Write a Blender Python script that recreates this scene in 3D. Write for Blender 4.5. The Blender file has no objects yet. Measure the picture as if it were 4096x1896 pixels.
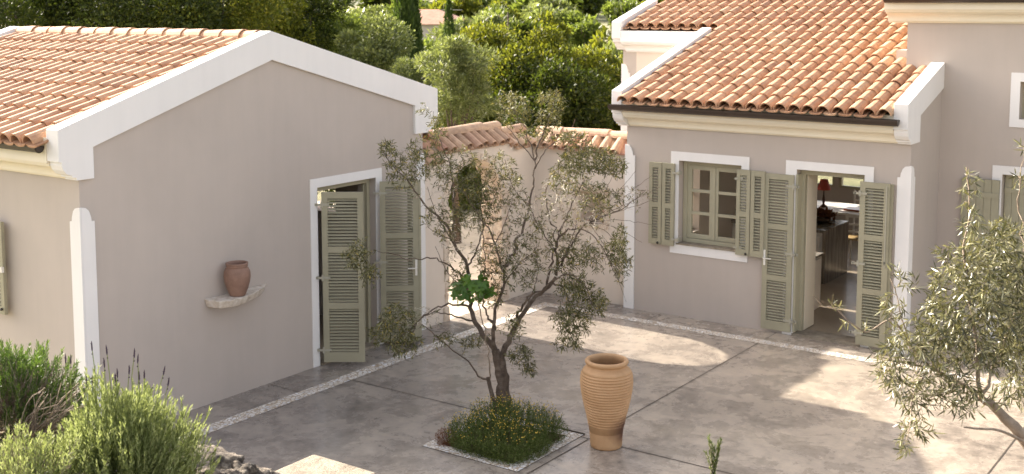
import bpy, bmesh, math, random
import numpy as np
from mathutils import Vector, noise as mnoise
random.seed(7); RNG=np.random.default_rng(11)
S=bpy.context.scene; COL=S.collection
PI=math.pi
# ------------------------------------------------------------------ camera model
F=4750.;CX=2048.;CY=530.;YH=20.;H=4.65
PT=math.atan((CY-YH)/F); YAW=math.radians(35.2)
FW=np.array([-math.sin(YAW)*math.cos(PT),math.cos(YAW)*math.cos(PT),-math.sin(PT)])
RT=np.array([math.cos(YAW),math.sin(YAW),0.]); UP=np.cross(RT,FW); CAM=np.array([0,0,H])
K=4096/2576
def at(x,y,d):                       # point seen at (x,y) at depth d metres
    u=x*K;v=y*K
    return CAM+(FW+RT*(u-CX)/F-UP*(v-CY)/F)*d
# ------------------------------------------------------------------ materials
MATS={}
def mat(name): 
    m=bpy.data.materials.new(name); m.use_nodes=True; MATS[name]=m
    nt=m.node_tree; b=nt.nodes['Principled BSDF']; return m,nt,b
def nd(nt,t,**kw):
    n=nt.nodes.new(t)
    for k,v in kw.items():
        if k in n.inputs: n.inputs[k].default_value=v
        else: setattr(n,k,v)
    return n
def ramp(nt,fac,stops):
    r=nt.nodes.new('ShaderNodeValToRGB'); e=r.color_ramp.elements
    while len(e)<len(stops): e.new(.5)
    for i,(p,c) in enumerate(stops):
        e[i].position=p; e[i].color=(*c,1) if len(c)==3 else c
    nt.links.new(fac,r.inputs[0]); return r.outputs[0]
def coords(nt,scale=(1,1,1),kind='Object'):
    tc=nt.nodes.new('ShaderNodeTexCoord'); mp=nt.nodes.new('ShaderNodeMapping'); mp.inputs['Scale'].default_value=scale
    nt.links.new(tc.outputs[kind],mp.inputs[0]); return mp.outputs[0]
def noise(nt,vec,scale,detail=6,rough=.55,dist=0):
    n=nd(nt,'ShaderNodeTexNoise',Scale=scale,Detail=detail,Roughness=rough,Distortion=dist); nt.links.new(vec,n.inputs['Vector']); return n.outputs['Fac']
def mix(nt,fac,a,b,mode='MIX'):
    m=nt.nodes.new('ShaderNodeMix'); m.data_type='RGBA'; m.blend_type=mode
    for i,v in ((0,fac),(6,a),(7,b)):
        if isinstance(v,(int,float)): m.inputs[i].default_value=v
        elif isinstance(v,tuple): m.inputs[i].default_value=(*v,1)
        else: nt.links.new(v,m.inputs[i])
    return m.outputs[2]
def bump(nt,b,h,strength=.2,dist=.01):
    n=nd(nt,'ShaderNodeBump',Strength=strength,Distance=dist); nt.links.new(h,n.inputs['Height']); nt.links.new(n.outputs[0],b.inputs['Normal'])
def plaster(name,c,var=.06,streak=True,rough=.85):
    m,nt,b=mat(name); v=coords(nt)
    n1=noise(nt,v,.7,5,.6); v2=coords(nt,(5,5,.5)); n2=noise(nt,v2,1.5,4,.6)
    a=tuple(x*(1-var) for x in c); d=tuple(min(1,x*(1+var)) for x in c)
    col=ramp(nt,n1,[(.3,a),(.7,d)])
    if streak: col=mix(nt,.2,col,ramp(nt,n2,[(.3,tuple(x*.9 for x in c)),(.65,tuple(min(1,x*1.06) for x in c))]))
    nt.links.new(col,b.inputs['Base Color']); b.inputs['Roughness'].default_value=rough
    bump(nt,b,noise(nt,v,60,4,.7),.12,.004); return m
M_wall=plaster('taupe_render',(.458,.400,.355),.07)
M_wall2=plaster('cream_and_lit_render',(.66,.575,.49))
M_white=plaster('white_trim',(.755,.735,.715),.05)
M_cream=plaster('cream_moulding',(.77,.70,.56),.04)
M_interior=plaster('interior_wall',(.74,.68,.56),.03,False)
def paint(name,c,rough=.45,var=.05):
    m,nt,b=mat(name); v=coords(nt); n=noise(nt,v,3,4,.6)
    nt.links.new(ramp(nt,n,[(.3,tuple(x*(1-var) for x in c)),(.7,tuple(x*(1+var) for x in c))]),b.inputs['Base Color'])
    b.inputs['Roughness'].default_value=rough; bump(nt,b,noise(nt,v,90,3),.08,.002); return m
M_sage=paint('sage_paint',(.315,.292,.205),.5,.09); M_sageframe=paint('pale_sage_paint',(.39,.36,.255))
M_metal=paint('galvanised_metal',(.36,.34,.27),.4); M_gutter=paint('brown_gutter',(.045,.03,.022),.35)
M_black=paint('black_rubber',(.02,.015,.012),.5)
M_whitepaint=paint('white_cabinet_paint',(.75,.72,.66),.4)
M_tray=paint('red_lacquer',(.35,.08,.03),.3); M_shade=paint('red_lampshade',(.5,.09,.07),.7); M_dkbrown=paint('dark_wood',(.06,.03,.02),.4)
M_wood=paint('straw_seat',(.35,.24,.1),.7); M_orange=paint('orange_ceramic',(.5,.13,.02),.3); M_greenc=paint('green_ceramic',(.03,.12,.05),.3)
def tilemat(name,stops,dark=.12):
    m,nt,b=mat(name); g=nt.nodes.new('ShaderNodeNewGeometry'); v=coords(nt)
    base=ramp(nt,g.outputs['Random Per Island'],stops)
    n1=noise(nt,v,9,6,.65); base=mix(nt,.45,base,ramp(nt,n1,[(.38,(.27,.14,.08)),(.62,(.54,.34,.205))]))
    n2=noise(nt,v,22,8,.75); spk=ramp(nt,n2,[(.62,(0,0,0)),(.72,(1,1,1))])
    n3=noise(nt,v,1.3,4,.6); msk=ramp(nt,n3,[(.42,(0,0,0)),(.62,(1,1,1))])
    f=mix(nt,1.,spk,msk,'MULTIPLY'); base=mix(nt,f,base,(dark,dark*.8,dark*.62))
    nt.links.new(base,b.inputs['Base Color']); b.inputs['Roughness'].default_value=.8
    bump(nt,b,n2,.25,.004); return m
TS=[(0,(.41,.22,.12)),(.2,(.47,.27,.155)),(.4,(.38,.195,.11)),(.55,(.51,.31,.19)),(.75,(.43,.235,.135)),(.9,(.54,.36,.225)),(.97,(.26,.135,.08))]
M_tile=tilemat('terracotta_tile',TS)
M_tileold=tilemat('weathered_tile',[(0,(.42,.26,.17)),(.3,(.50,.37,.25)),(.5,(.36,.17,.13)),(.7,(.56,.42,.29)),(.9,(.27,.19,.135))],.1)
M_mortar=plaster('roof_mortar',(.5,.4,.3),.15)
M_under=plaster('roof_underlay',(.2,.11,.07),.15)
# polished concrete
def concrete():
    m,nt,b=mat('polished_concrete'); v=coords(nt)
    n1=noise(nt,v,.55,8,.62,.6); n2=noise(nt,v,2.0,10,.72,.35); n3=noise(nt,v,9,8,.78,.15)
    c=ramp(nt,n1,[(.40,(.17,.152,.14)),(.5,(.33,.295,.26)),(.60,(.52,.46,.385))])
    c=mix(nt,.55,c,ramp(nt,n2,[(.38,(.10,.088,.08)),(.48,(.28,.25,.225)),(.55,(.40,.355,.31)),(.64,(.55,.485,.41))]))
    c=mix(nt,.3,c,ramp(nt,n3,[(.38,(.09,.08,.07)),(.5,(.34,.30,.265)),(.66,(.54,.48,.41))]))
    # hairline cracks and trowel veins
    d=nd(nt,'ShaderNodeTexVoronoi',Scale=1.1,feature='DISTANCE_TO_EDGE'); 
    wv=nt.nodes.new('ShaderNodeVectorMath'); wv.operation='ADD'
    nz=nd(nt,'ShaderNodeTexNoise',Scale=2.5,Detail=6.,Roughness=.7); nt.links.new(v,nz.inputs['Vector']); nt.links.new(nz.outputs['Color'],wv.inputs[0]); nt.links.new(v,wv.inputs[1]); nt.links.new(wv.outputs[0],d.inputs['Vector'])
    cr=ramp(nt,d.outputs['Distance'],[(.0,(1,1,1)),(.012,(0,0,0))]); ms=ramp(nt,noise(nt,v,.9,3,.5),[(.56,(0,0,0)),(.70,(.28,.28,.28))])
    c=mix(nt,mix(nt,1.,cr,ms,'MULTIPLY'),c,(.15,.11,.085))
    # tint goes from darker grey to lighter and warmer with rising x
    sx=nt.nodes.new('ShaderNodeSeparateXYZ'); nt.links.new(v,sx.inputs[0]); mr=nd(nt,'ShaderNodeMapRange'); mr.inputs[1].default_value=-9.5; mr.inputs[2].default_value=-6.; mr.inputs[3].default_value=0; mr.inputs[4].default_value=1
    nt.links.new(sx.outputs[0],mr.inputs[0])
    tint=mix(nt,mr.outputs[0],(.80,.785,.78),(1.05,1.0,.925)); c=mix(nt,1.,c,tint,'MULTIPLY')
    nt.links.new(c,b.inputs['Base Color'])
    r=ramp(nt,n2,[(.3,(.17,.17,.17)),(.7,(.38,.38,.38))]); nt.links.new(r,b.inputs['Roughness']); b.inputs['Specular IOR Level'].default_value=.4
    bump(nt,b,n3,.05,.004); return m
M_conc=concrete()
def pebblemat():
    m,nt,b=mat('pebble_mosaic'); v=coords(nt)
    d=nd(nt,'ShaderNodeTexVoronoi',Scale=21.,feature='DISTANCE_TO_EDGE',Randomness=.9); nt.links.new(v,d.inputs['Vector'])
    c=nd(nt,'ShaderNodeTexVoronoi',Scale=21.,Randomness=.9); nt.links.new(v,c.inputs['Vector'])
    sx=nt.nodes.new('ShaderNodeSeparateColor'); nt.links.new(c.outputs['Color'],sx.inputs[0])
    pc=ramp(nt,sx.outputs[0],[(0,(.56,.57,.59)),(.4,(.78,.75,.70)),(.7,(.64,.58,.49)),(1,(.82,.82,.83))])
    e=ramp(nt,d.outputs['Distance'],[(.06,(0,0,0)),(.12,(1,1,1))])
    nt.links.new(mix(nt,e,(.36,.28,.2),pc),b.inputs['Base Color']); b.inputs['Roughness'].default_value=.5
    bump(nt,b,d.outputs['Distance'],.6,.02); return m
M_peb=pebblemat()
def simple(name,stops,scale,rough=.9,bs=.3,bd=.02,bscale=None):
    m,nt,b=mat(name); v=coords(nt); n=noise(nt,v,scale,8,.65); nt.links.new(ramp(nt,n,stops),b.inputs['Base Color']); b.inputs['Roughness'].default_value=rough
    bump(nt,b,noise(nt,v,bscale or scale*6,8,.7),bs,bd); return m
M_joint=simple('joint_filler',[(.3,(.05,.04,.03)),(.7,(.09,.07,.05))],8)
M_soil=simple('soil',[(.3,(.06,.035,.02)),(.7,(.14,.09,.055))],9,.95,.6,.03)
M_land=simple('dry_grass_land',[(.38,(.05,.065,.018)),(.52,(.16,.15,.065)),(.66,(.46,.38,.26))],.12,.95,.5,.3,2)
M_farroof=simple('far_terracotta_roof',[(.3,(.40,.20,.14)),(.7,(.55,.32,.23))],2)
M_path=simple('pale_gravel',[(.3,(.50,.43,.34)),(.7,(.62,.54,.43))],4)
M_stone=simple('limestone',[(.40,(.02,.015,.012)),(.47,(.10,.078,.06)),(.56,(.21,.175,.135)),(.68,(.34,.29,.23))],18,.9,1.,.04,22)
M_surr=simple('warm_stone',[(.28,(.50,.35,.26)),(.45,(.62,.50,.39)),(.7,(.74,.66,.55))],7,.9,.9,.04,12)
M_travert=simple('travertine',[(.3,(.28,.2,.15)),(.42,(.55,.47,.38)),(.6,(.68,.61,.53)),(.75,(.74,.69,.63))],14,.85,.7,.02,30)
M_slab=simple('sandstone_slab',[(.38,(.18,.145,.105)),(.5,(.25,.21,.155)),(.64,(.30,.255,.195))],9,.85,.6,.015,40)
M_bark=simple('olive_bark',[(.3,(.06,.042,.03)),(.5,(.13,.095,.07)),(.72,(.24,.19,.145))],14,.9,.9,.03,30)
M_barkp=simple('pale_bark',[(.3,(.15,.11,.08)),(.7,(.36,.29,.22))],25,.9,.5,.01,50)
M_twig=simple('dry_twig',[(.35,(.10,.07,.05)),(.47,(.30,.23,.17)),(.55,(.72,.65,.55))],5,.8,.3,.005)
def terracotta(name,c1,c2,stain):
    m,nt,b=mat(name); v=coords(nt); n=noise(nt,v,5,8,.7); c=ramp(nt,n,[(.3,c1),(.7,c2)])
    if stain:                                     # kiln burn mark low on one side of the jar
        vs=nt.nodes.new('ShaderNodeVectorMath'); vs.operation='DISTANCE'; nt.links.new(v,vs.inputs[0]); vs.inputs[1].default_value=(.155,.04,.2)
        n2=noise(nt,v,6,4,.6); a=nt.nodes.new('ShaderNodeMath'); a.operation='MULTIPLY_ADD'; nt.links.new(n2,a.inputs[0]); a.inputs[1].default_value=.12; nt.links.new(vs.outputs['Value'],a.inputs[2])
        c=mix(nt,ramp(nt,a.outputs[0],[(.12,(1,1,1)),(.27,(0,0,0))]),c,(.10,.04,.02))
    nt.links.new(c,b.inputs['Base Color']); b.inputs['Roughness'].default_value=.7; bump(nt,b,noise(nt,v,60,5,.7),.2,.004); return m
M_jar=terracotta('ochre_clay',(.41,.235,.11),(.52,.325,.175),True)
M_pot=terracotta('red_clay',(.18,.10,.07),(.31,.185,.135),False)
def marble():
    m,nt,b=mat('veined_marble'); v=coords(nt,(6,6,.5)); n=noise(nt,v,2.,8,.7,1.)
    nt.links.new(ramp(nt,n,[(.3,(.09,.075,.055)),(.5,(.2,.175,.14)),(.7,(.36,.33,.28))]),b.inputs['Base Color']); b.inputs['Roughness'].default_value=.25; return m
M_marble=marble()
M_floor=simple('cement_floor',[(.3,(.32,.26,.19)),(.7,(.42,.35,.26))],1.2,.25,.02,.002)
def glass():
    m,nt,b=mat('window_glass'); o=nt.nodes['Material Output']; nt.nodes.remove(b)
    t=nt.nodes.new('ShaderNodeBsdfTransparent'); g=nt.nodes.new('ShaderNodeBsdfGlossy'); g.inputs['Roughness'].default_value=.02
    f=nd(nt,'ShaderNodeFresnel',IOR=1.5); x=nt.nodes.new('ShaderNodeMixShader'); t.inputs[0].default_value=(.93,.95,.93,1)
    nt.links.new(f.outputs[0],x.inputs[0]); nt.links.new(t.outputs[0],x.inputs[1]); nt.links.new(g.outputs[0],x.inputs[2]); nt.links.new(x.outputs[0],o.inputs[0]); return m
M_glass=glass()
def leafmat(name,stops,trans=.35,tcol=(.3,.4,.08),rough=.45,spec=.5):
    m,nt,b=mat(name); o=nt.nodes['Material Output']; g=nt.nodes.new('ShaderNodeNewGeometry')
    c=ramp(nt,g.outputs['Random Per Island'],stops); nt.links.new(c,b.inputs['Base Color']); b.inputs['Roughness'].default_value=rough; b.inputs['Specular IOR Level'].default_value=spec
    t=nt.nodes.new('ShaderNodeBsdfTranslucent'); tc=mix(nt,.5,c,tcol); nt.links.new(tc,t.inputs[0])
    x=nt.nodes.new('ShaderNodeMixShader'); x.inputs[0].default_value=trans
    nt.links.new(b.outputs[0],x.inputs[1]); nt.links.new(t.outputs[0],x.inputs[2]); nt.links.new(x.outputs[0],o.inputs[0]); return m
L_olive=leafmat('olive_leaf',[(0,(.022,.028,.007)),(.45,(.055,.06,.018)),(.7,(.13,.13,.045)),(.9,(.27,.26,.14)),(1,(.40,.29,.05))],.25,(.34,.32,.07),.5,.35)
L_olive2=leafmat('near_olive_leaf',[(0,(.012,.016,.004)),(.5,(.035,.042,.012)),(.6,(.12,.12,.045)),(.85,(.28,.27,.13)),(1,(.42,.39,.22))],.2,(.45,.42,.12),.35,.7)
L_fig=leafmat('fig_leaf',[(0,(.035,.095,.008)),(1,(.10,.19,.025))],.35,(.22,.36,.02))
L_lav=leafmat('lavender_leaf',[(0,(.045,.065,.02)),(.5,(.18,.22,.08)),(1,(.42,.45,.22))],.38,(.40,.46,.12),.6,.3)
L_rose=leafmat('rosemary_leaf',[(0,(.02,.045,.008)),(.6,(.055,.10,.02)),(1,(.15,.22,.04))],.3,(.18,.30,.03))
L_sant=leafmat('santolina_leaf',[(0,(.035,.055,.012)),(.6,(.09,.12,.03)),(1,(.20,.23,.09))],.3,(.2,.28,.03),.7,.2)
L_dry=leafmat('dried_sprig',[(0,(.10,.04,.02)),(1,(.24,.11,.06))],.2,(.3,.12,.04),.8,.1)
L_yel=leafmat('yellow_flower',[(0,(.50,.34,.05)),(1,(.70,.50,.09))],.1,(.6,.5,.05),.7,.2)
L_purple=leafmat('purple_flower',[(0,(.03,.02,.03)),(1,(.09,.06,.09))],.2,(.2,.1,.3),.8,.2)
L_car=leafmat('carob_leaf',[(0,(.025,.04,.005)),(.5,(.06,.085,.010)),(.85,(.14,.15,.018)),(1,(.32,.29,.04))],.42,(.36,.38,.02),.5,.3)
L_dark=leafmat('holm_oak_leaf',[(0,(.010,.017,.003)),(.6,(.025,.038,.006)),(1,(.09,.10,.015))],.32,(.16,.22,.015),.55,.25)
L_bright=leafmat('bright_shrub_leaf',[(0,(.03,.05,.008)),(.5,(.10,.14,.025)),(1,(.22,.26,.05))],.42,(.34,.42,.05),.5,.4)
L_grey=leafmat('grey_olive_leaf',[(0,(.04,.055,.015)),(.5,(.11,.135,.045)),(1,(.28,.30,.11))],.42,(.38,.45,.08),.4,.6)
L_cyp=leafmat('cypress_leaf',[(0,(.02,.035,.006)),(.6,(.045,.075,.012)),(1,(.10,.14,.03))],.3,(.16,.26,.02),.5,.3)
# ------------------------------------------------------------------ mesh helpers
def tag(o,label=None,cat=None,group=None,kind=None):
    if label: o['label']=label
    if cat: o['category']=cat
    if group: o['group']=group
    if kind: o['kind']=kind
    return o
def link(name,me,m=None,parent=None,loc=None):
    o=bpy.data.objects.new(name,me); COL.objects.link(o)
    if m is not None and me is not None and len(me.materials)==0: me.materials.append(m)
    if parent is not None:
        o.parent=parent; o.matrix_parent_inverse=parent.matrix_world.inverted() if False else o.matrix_parent_inverse
    if loc is not None: o.location=loc
    return o
def empty(name,loc,label,cat,group=None,rz=0):
    o=bpy.data.objects.new(name,None); COL.objects.link(o); o.location=loc; o.rotation_euler=(0,0,rz); o.empty_display_size=.2
    return tag(o,label,cat,group)
class MB:
    """mesh in world coords; build() subtracts the origin"""
    def __init__(s): s.v=[];s.f=[]
    def add(s,vs,fs):
        n=len(s.v); s.v+= [tuple(map(float,p)) for p in vs]; s.f+=[tuple(i+n for i in f) for f in fs]; return s
    def box(s,x0,x1,y0,y1,z0,z1):
        if x0>x1:x0,x1=x1,x0
        if y0>y1:y0,y1=y1,y0
        return s.add([(x0,y0,z0),(x1,y0,z0),(x1,y1,z0),(x0,y1,z0),(x0,y0,z1),(x1,y0,z1),(x1,y1,z1),(x0,y1,z1)],
              [(0,3,2,1),(4,5,6,7),(0,1,5,4),(1,2,6,5),(2,3,7,6),(3,0,4,7)])
    def prism(s,pts,fn0,fn1):
        """pts 2d outline; fn0/fn1 map (a,b) to the two end faces"""
        n=len(pts); vs=[fn0(*p) for p in pts]+[fn1(*p) for p in pts]
        return s.add(vs,[tuple(range(n))[::-1],tuple(range(n,2*n))]+[(i,(i+1)%n,n+(i+1)%n,n+i) for i in range(n)])
    def prismX(s,pts,x0,x1): return s.prism(pts,lambda a,b:(x0,a,b),lambda a,b:(x1,a,b))
    def prismY(s,pts,y0,y1): return s.prism(pts,lambda a,b:(a,y0,b),lambda a,b:(a,y1,b))
    def tube(s,P,R,n=6,cap=True):
        P=[Vector(p) for p in P]; m=len(P)
        if m<2: return s
        T=[(P[min(i+1,m-1)]-P[max(i-1,0)]).normalized() for i in range(m)]
        a=Vector((0,0,1)) if abs(T[0].z)<.9 else Vector((1,0,0)); U=T[0].cross(a).normalized(); vs=[]
        for i in range(m):
            U=(U-T[i]*U.dot(T[i])); U=U.normalized() if U.length>1e-6 else T[i].orthogonal().normalized(); W=T[i].cross(U)
            r=R[i] if hasattr(R,'__len__') else R
            for k in range(n):
                t=2*PI*k/n; vs.append(P[i]+U*(math.cos(t)*r)+W*(math.sin(t)*r))
        fs=[(i*n+k,i*n+(k+1)%n,(i+1)*n+(k+1)%n,(i+1)*n+k) for i in range(m-1) for k in range(n)]
        if cap: fs+=[tuple(range(n))[::-1],tuple(range((m-1)*n,m*n))]
        return s.add(vs,fs)
    def lathe(s,prof,c,n=40,close=False):
        vs=[(c[0]+r*math.cos(2*PI*k/n),c[1]+r*math.sin(2*PI*k/n),c[2]+z) for r,z in prof for k in range(n)]
        fs=[(i*n+k,i*n+(k+1)%n,(i+1)*n+(k+1)%n,(i+1)*n+k) for i in range(len(prof)-1) for k in range(n)]
        return s.add(vs,fs)
    def ball(s,c,r,seg=6,ring=4,sz=1):
        vs=[(c[0],c[1],c[2]-r*sz)]
        for i in range(1,ring):
            ph=-PI/2+PI*i/ring
            for k in range(seg): vs.append((c[0]+r*math.cos(ph)*math.cos(2*PI*k/seg),c[1]+r*math.cos(ph)*math.sin(2*PI*k/seg),c[2]+r*sz*math.sin(ph)))
        vs.append((c[0],c[1],c[2]+r*sz)); fs=[(0,1+(k+1)%seg,1+k) for k in range(seg)]
        for i in range(ring-2):
            for k in range(seg): a=1+i*seg; fs.append((a+k,a+(k+1)%seg,a+seg+(k+1)%seg,a+seg+k))
        a=1+(ring-2)*seg; t=len(vs)-1; fs+=[(a+k,a+(k+1)%seg,t) for k in range(seg)]
        return s.add(vs,fs)
    def build(s,name,m,parent=None,loc=None,smooth=False,bevel=0,norm=True):
        o0=parent.location if (parent is not None and parent.parent is None) else Vector((0,0,0))
        if parent is not None and parent.parent is not None: o0=parent.parent.location
        if parent is None and loc is not None: o0=Vector(loc)
        me=bpy.data.meshes.new(name); me.from_pydata([(x-o0[0],y-o0[1],z-o0[2]) for x,y,z in s.v],[],s.f)
        if norm or bevel:
            bm=bmesh.new(); bm.from_mesh(me); bmesh.ops.recalc_face_normals(bm,faces=bm.faces)
            if bevel:
                bmesh.ops.bevel(bm,geom=[e for e in bm.edges if len(e.link_faces)==2 and e.calc_face_angle(0)>.5],offset=bevel,segments=2,affect='EDGES',profile=.6)
            bm.to_mesh(me); bm.free()
        if smooth: me.shade_smooth()
        o=link(name,me,m,parent)
        if parent is None and loc is not None: o.location=loc
        return o
def hex_quads(name,V,nper,faces,m,parent,off):
    """fast builder: V (n,nper,3); faces list of local index tuples"""
    n=len(V); V=(V-np.array(off)).reshape(-1,3); me=bpy.data.meshes.new(name); me.vertices.add(len(V)); me.vertices.foreach_set('co',V.astype(np.float32).ravel())
    loc=np.concatenate([np.array(f) for f in faces]); sizes=np.array([len(f) for f in faces])
    loops=(loc[None,:]+(np.arange(n)*nper)[:,None]).ravel(); me.loops.add(len(loops)); me.loops.foreach_set('vertex_index',loops.astype(np.int32))
    tot=np.tile(sizes,n); st=np.concatenate([[0],np.cumsum(tot)[:-1]]); me.polygons.add(len(tot)); me.polygons.foreach_set('loop_start',st.astype(np.int32)); 
    me.update(calc_edges=True); me.validate(); o=link(name,me,m,parent); return o
def unit(a): return a/np.maximum(np.linalg.norm(a,axis=-1,keepdims=True),1e-9)
def leaves(name,P,D,L,W,m,parent=None,off=(0,0,0),curl=.15,cup=0.0,N=None):
    P=np.asarray(P,float);D=unit(np.asarray(D,float));n=len(P)
    if N is None: N=RNG.normal(size=(n,3))+np.array([0,0,.8])
    N=N-D*(N*D).sum(1,keepdims=True); N=unit(N); Sd=np.cross(D,N)
    L=np.broadcast_to(L,(n,))[:,None]; W=np.broadcast_to(W,(n,))[:,None]; c=RNG.normal(curl,.15,(n,1))
    def q(t,w): return P+D*L*t-N*L*c*t*t+Sd*W*w*.5
    V=np.stack([P,q(.3,.9),q(.3,-.9),q(.68,.75),q(.68,-.75),q(1,0)],1)
    return hex_quads(name,V,6,[(0,1,2),(1,3,4,2),(3,5,4)],m,parent,off)
# ------------------------------------------------------------------ branch growth
class Tree:
    def __init__(s): s.N=[];s.R=[];s.paths=[]
    def limb(s,pts,r0,r1,jit=.012,sub=.05):
        pts=[np.array(p,float) for p in pts]; out=[]
        # catmull-rom resample
        Q=[2*pts[0]-pts[1]]+pts+[2*pts[-1]-pts[-2]]
        for i in range(1,len(Q)-2):
            n=max(2,int(np.linalg.norm(Q[i+1]-Q[i])/sub))
            for k in range(n):
                t=k/n; out.append(.5*((2*Q[i])+(-Q[i-1]+Q[i+1])*t+(2*Q[i-1]-5*Q[i]+4*Q[i+1]-Q[i+2])*t*t+(-Q[i-1]+3*Q[i]-3*Q[i+1]+Q[i+2])*t**3))
        out.append(pts[-1]); m=len(out); R=[r0+(r1-r0)*(i/(m-1))**.8 for i in range(m)]
        for i in range(1,m-1): out[i]=out[i]+RNG.normal(0,jit,3)*(min(1,R[i]/.02)+.25)
        s.paths.append((out,R)); 
        for p,r in zip(out,R): s.N.append(p); s.R.append(r)
        return out
    def grow(s,targets,droop=.0,seg=.05,wob=.012,rmax=.007,rmin=.0016,maxd=9):
        targets=np.asarray(targets,float); N=np.array(s.N); d=np.linalg.norm(targets[:,None]-N[None],axis=2).min(1); tw=[]
        for i in np.argsort(d):
            t=targets[i]; N=np.array(s.N); dd=np.linalg.norm(N-t,axis=1); low=(N[:,2]>t[2]+.1)*.0
            j=int(np.argmin(dd+low)); 
            if dd[j]>maxd or dd[j]<.03: continue
            p=N[j]; L=dd[j]; n=max(3,int(L/seg)); up=np.array([0,0,1.])
            ctrl=p+(t-p)*.5+up*(L*(.22 if droop<=0 else .30))+RNG.normal(0,.1*L,3)
            pts=[]
            for k in range(n+1):
                a=k/n; q=(1-a)**2*p+2*a*(1-a)*ctrl+a*a*t; 
                if 0<k<n: q=q+RNG.normal(0,wob,3)
                pts.append(q)
            if droop>0:
                e=pts[-1]; dv=unit(pts[-1]-pts[-2])
                for k in range(int(droop/seg)): dv=unit(dv+np.array([0,0,-.35])+RNG.normal(0,.12,3)); e=e+dv*seg; pts.append(e)
            r0=min(s.R[j]*.75,rmin+L*.009,rmax); m=len(pts); R=[r0+(rmin*.7-r0)*(k/(m-1)) for k in range(m)]
            s.paths.append((pts,R)); tw.append((pts,R))
            for p_,r_ in list(zip(pts,R))[1:]: s.N.append(p_); s.R.append(r_)
        return tw
    def wood(s,name,m,parent,off,nbig=9,m2=None,ids=()):
        mb=MB(); mi=[]
        for P,R in s.paths:
            f0=len(mb.f); mb.tube(P,R,nbig if max(R)>.02 else (5 if max(R)>.006 else 3),cap=False); mi+=[1 if id(P) in ids else 0]*(len(mb.f)-f0)
        me_o=mb.build(name,m,None,norm=False,smooth=True); me_o.parent=parent
        if m2: me_o.data.materials.append(m2); me_o.data.polygons.foreach_set('material_index',mi)
        co=np.empty(len(me_o.data.vertices)*3,np.float32); me_o.data.vertices.foreach_get('co',co); co=co.reshape(-1,3)-np.array(off); me_o.data.vertices.foreach_set('co',co.astype(np.float32).ravel()); me_o.data.update()
        return me_o
def leaf_pts(tw,frac,spacing,spread=.9,per=2,maxlen=.3):
    P=[];D=[]
    for pts,R in tw:
        pts=np.array(pts); sl=np.linalg.norm(np.diff(pts,axis=0),axis=1); cum=np.concatenate([[0],np.cumsum(sl)]); Lt=cum[-1]
        s0=max(Lt*(1-frac),Lt-maxlen); n=max(2,int((Lt-s0)/spacing)); ang=RNG.uniform(0,6.28)
        for k in range(n):
            t=s0+(Lt-s0)*(k+RNG.uniform(0,.6))/n; t=min(t,Lt-1e-4); i=min(np.searchsorted(cum,t)-1,len(sl)-1); i=max(i,0); q=pts[i]+(pts[i+1]-pts[i])*((t-cum[i])/max(sl[i],1e-6)); ax=unit(pts[i+1]-pts[i])
            u=unit(np.cross(ax,np.array([.3,.2,.93]))); w=np.cross(ax,u); ang+=1.57
            for h in range(per):
                a=ang+h*PI+RNG.normal(0,.3); P.append(q); D.append(ax+(u*math.cos(a)+w*math.sin(a))*spread*RNG.uniform(.6,1.3))
        for h in range(2): P.append(pts[-1]); D.append(unit(pts[-1]-pts[-2])+RNG.normal(0,.35,3))
    return np.array(P),np.array(D)
def ell(c,r,n,shell=.0):
    v=unit(RNG.normal(size=(n,3))); rad=RNG.uniform(shell,1,(n,1))**(1/3 if shell==0 else 1)
    return np.array(c)+v*rad*np.array(r)
def oell(x,y,d,rx,ry,rd,n):
    """cluster of n targets: centre seen at x,y, depth d, radii in metres across, up, deep"""
    c=at(x,y,d); v=unit(RNG.normal(size=(n,3)))*RNG.uniform(0,1,(n,1))**(1/3)
    dirf=unit(np.array([FW[0],FW[1],0]))
    return c+RT*(v[:,:1]*rx)+np.array([0,0,1.])*(v[:,1:2]*ry)+dirf*(v[:,2:]*rd)
# ------------------------------------------------------------------ sky, sun, camera
EL=math.atan(.505); sv=Vector((-6.76,.30,6.77*.505)).normalized()
w=bpy.data.worlds.new('World'); S.world=w; w.use_nodes=True; nt=w.node_tree; bg=nt.nodes['Background']
sk=nt.nodes.new('ShaderNodeTexSky'); sk.sky_type='NISHITA'; sk.sun_disc=False; sk.sun_elevation=EL; sk.sun_rotation=math.atan2(sv.x,sv.y); sk.dust_density=3.; sk.air_density=.8; sk.ozone_density=.6
hs=nd(nt,'ShaderNodeHueSaturation',Saturation=.5); nt.links.new(sk.outputs[0],hs.inputs['Color'])
mw=mix(nt,1.,hs.outputs[0],(1.07,1.0,.93),'MULTIPLY'); nt.links.new(mw,bg.inputs[0]); bg.inputs[1].default_value=.15
sl=bpy.data.lights.new('sun','SUN'); sl.energy=3.9; sl.angle=math.radians(.53); sl.color=(1,.91,.78); so=bpy.data.objects.new('sun',sl); COL.objects.link(so)
so.rotation_euler=sv.to_track_quat('Z','Y').to_euler(); so.location=(-20,0,15)
cd=bpy.data.cameras.new('camera'); co=bpy.data.objects.new('camera',cd); COL.objects.link(co); S.camera=co
cd.sensor_width=36; cd.lens=36*F/4096; cd.shift_y=-(948-CY)/4096; cd.clip_end=3000; cd.clip_start=.05
co.location=CAM; co.rotation_euler=(PI/2-PT,0,YAW); cd.dof.use_dof=True; cd.dof.focus_distance=8.5; cd.dof.aperture_fstop=5.0
S.view_settings.view_transform='Standard'; S.view_settings.look='None'; S.view_settings.exposure=1.9; S.view_settings.gamma=1
S.render.engine='CYCLES'; S.cycles.max_bounces=8; S.cycles.diffuse_bounces=5; S.cycles.transparent_max_bounces=12
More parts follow.
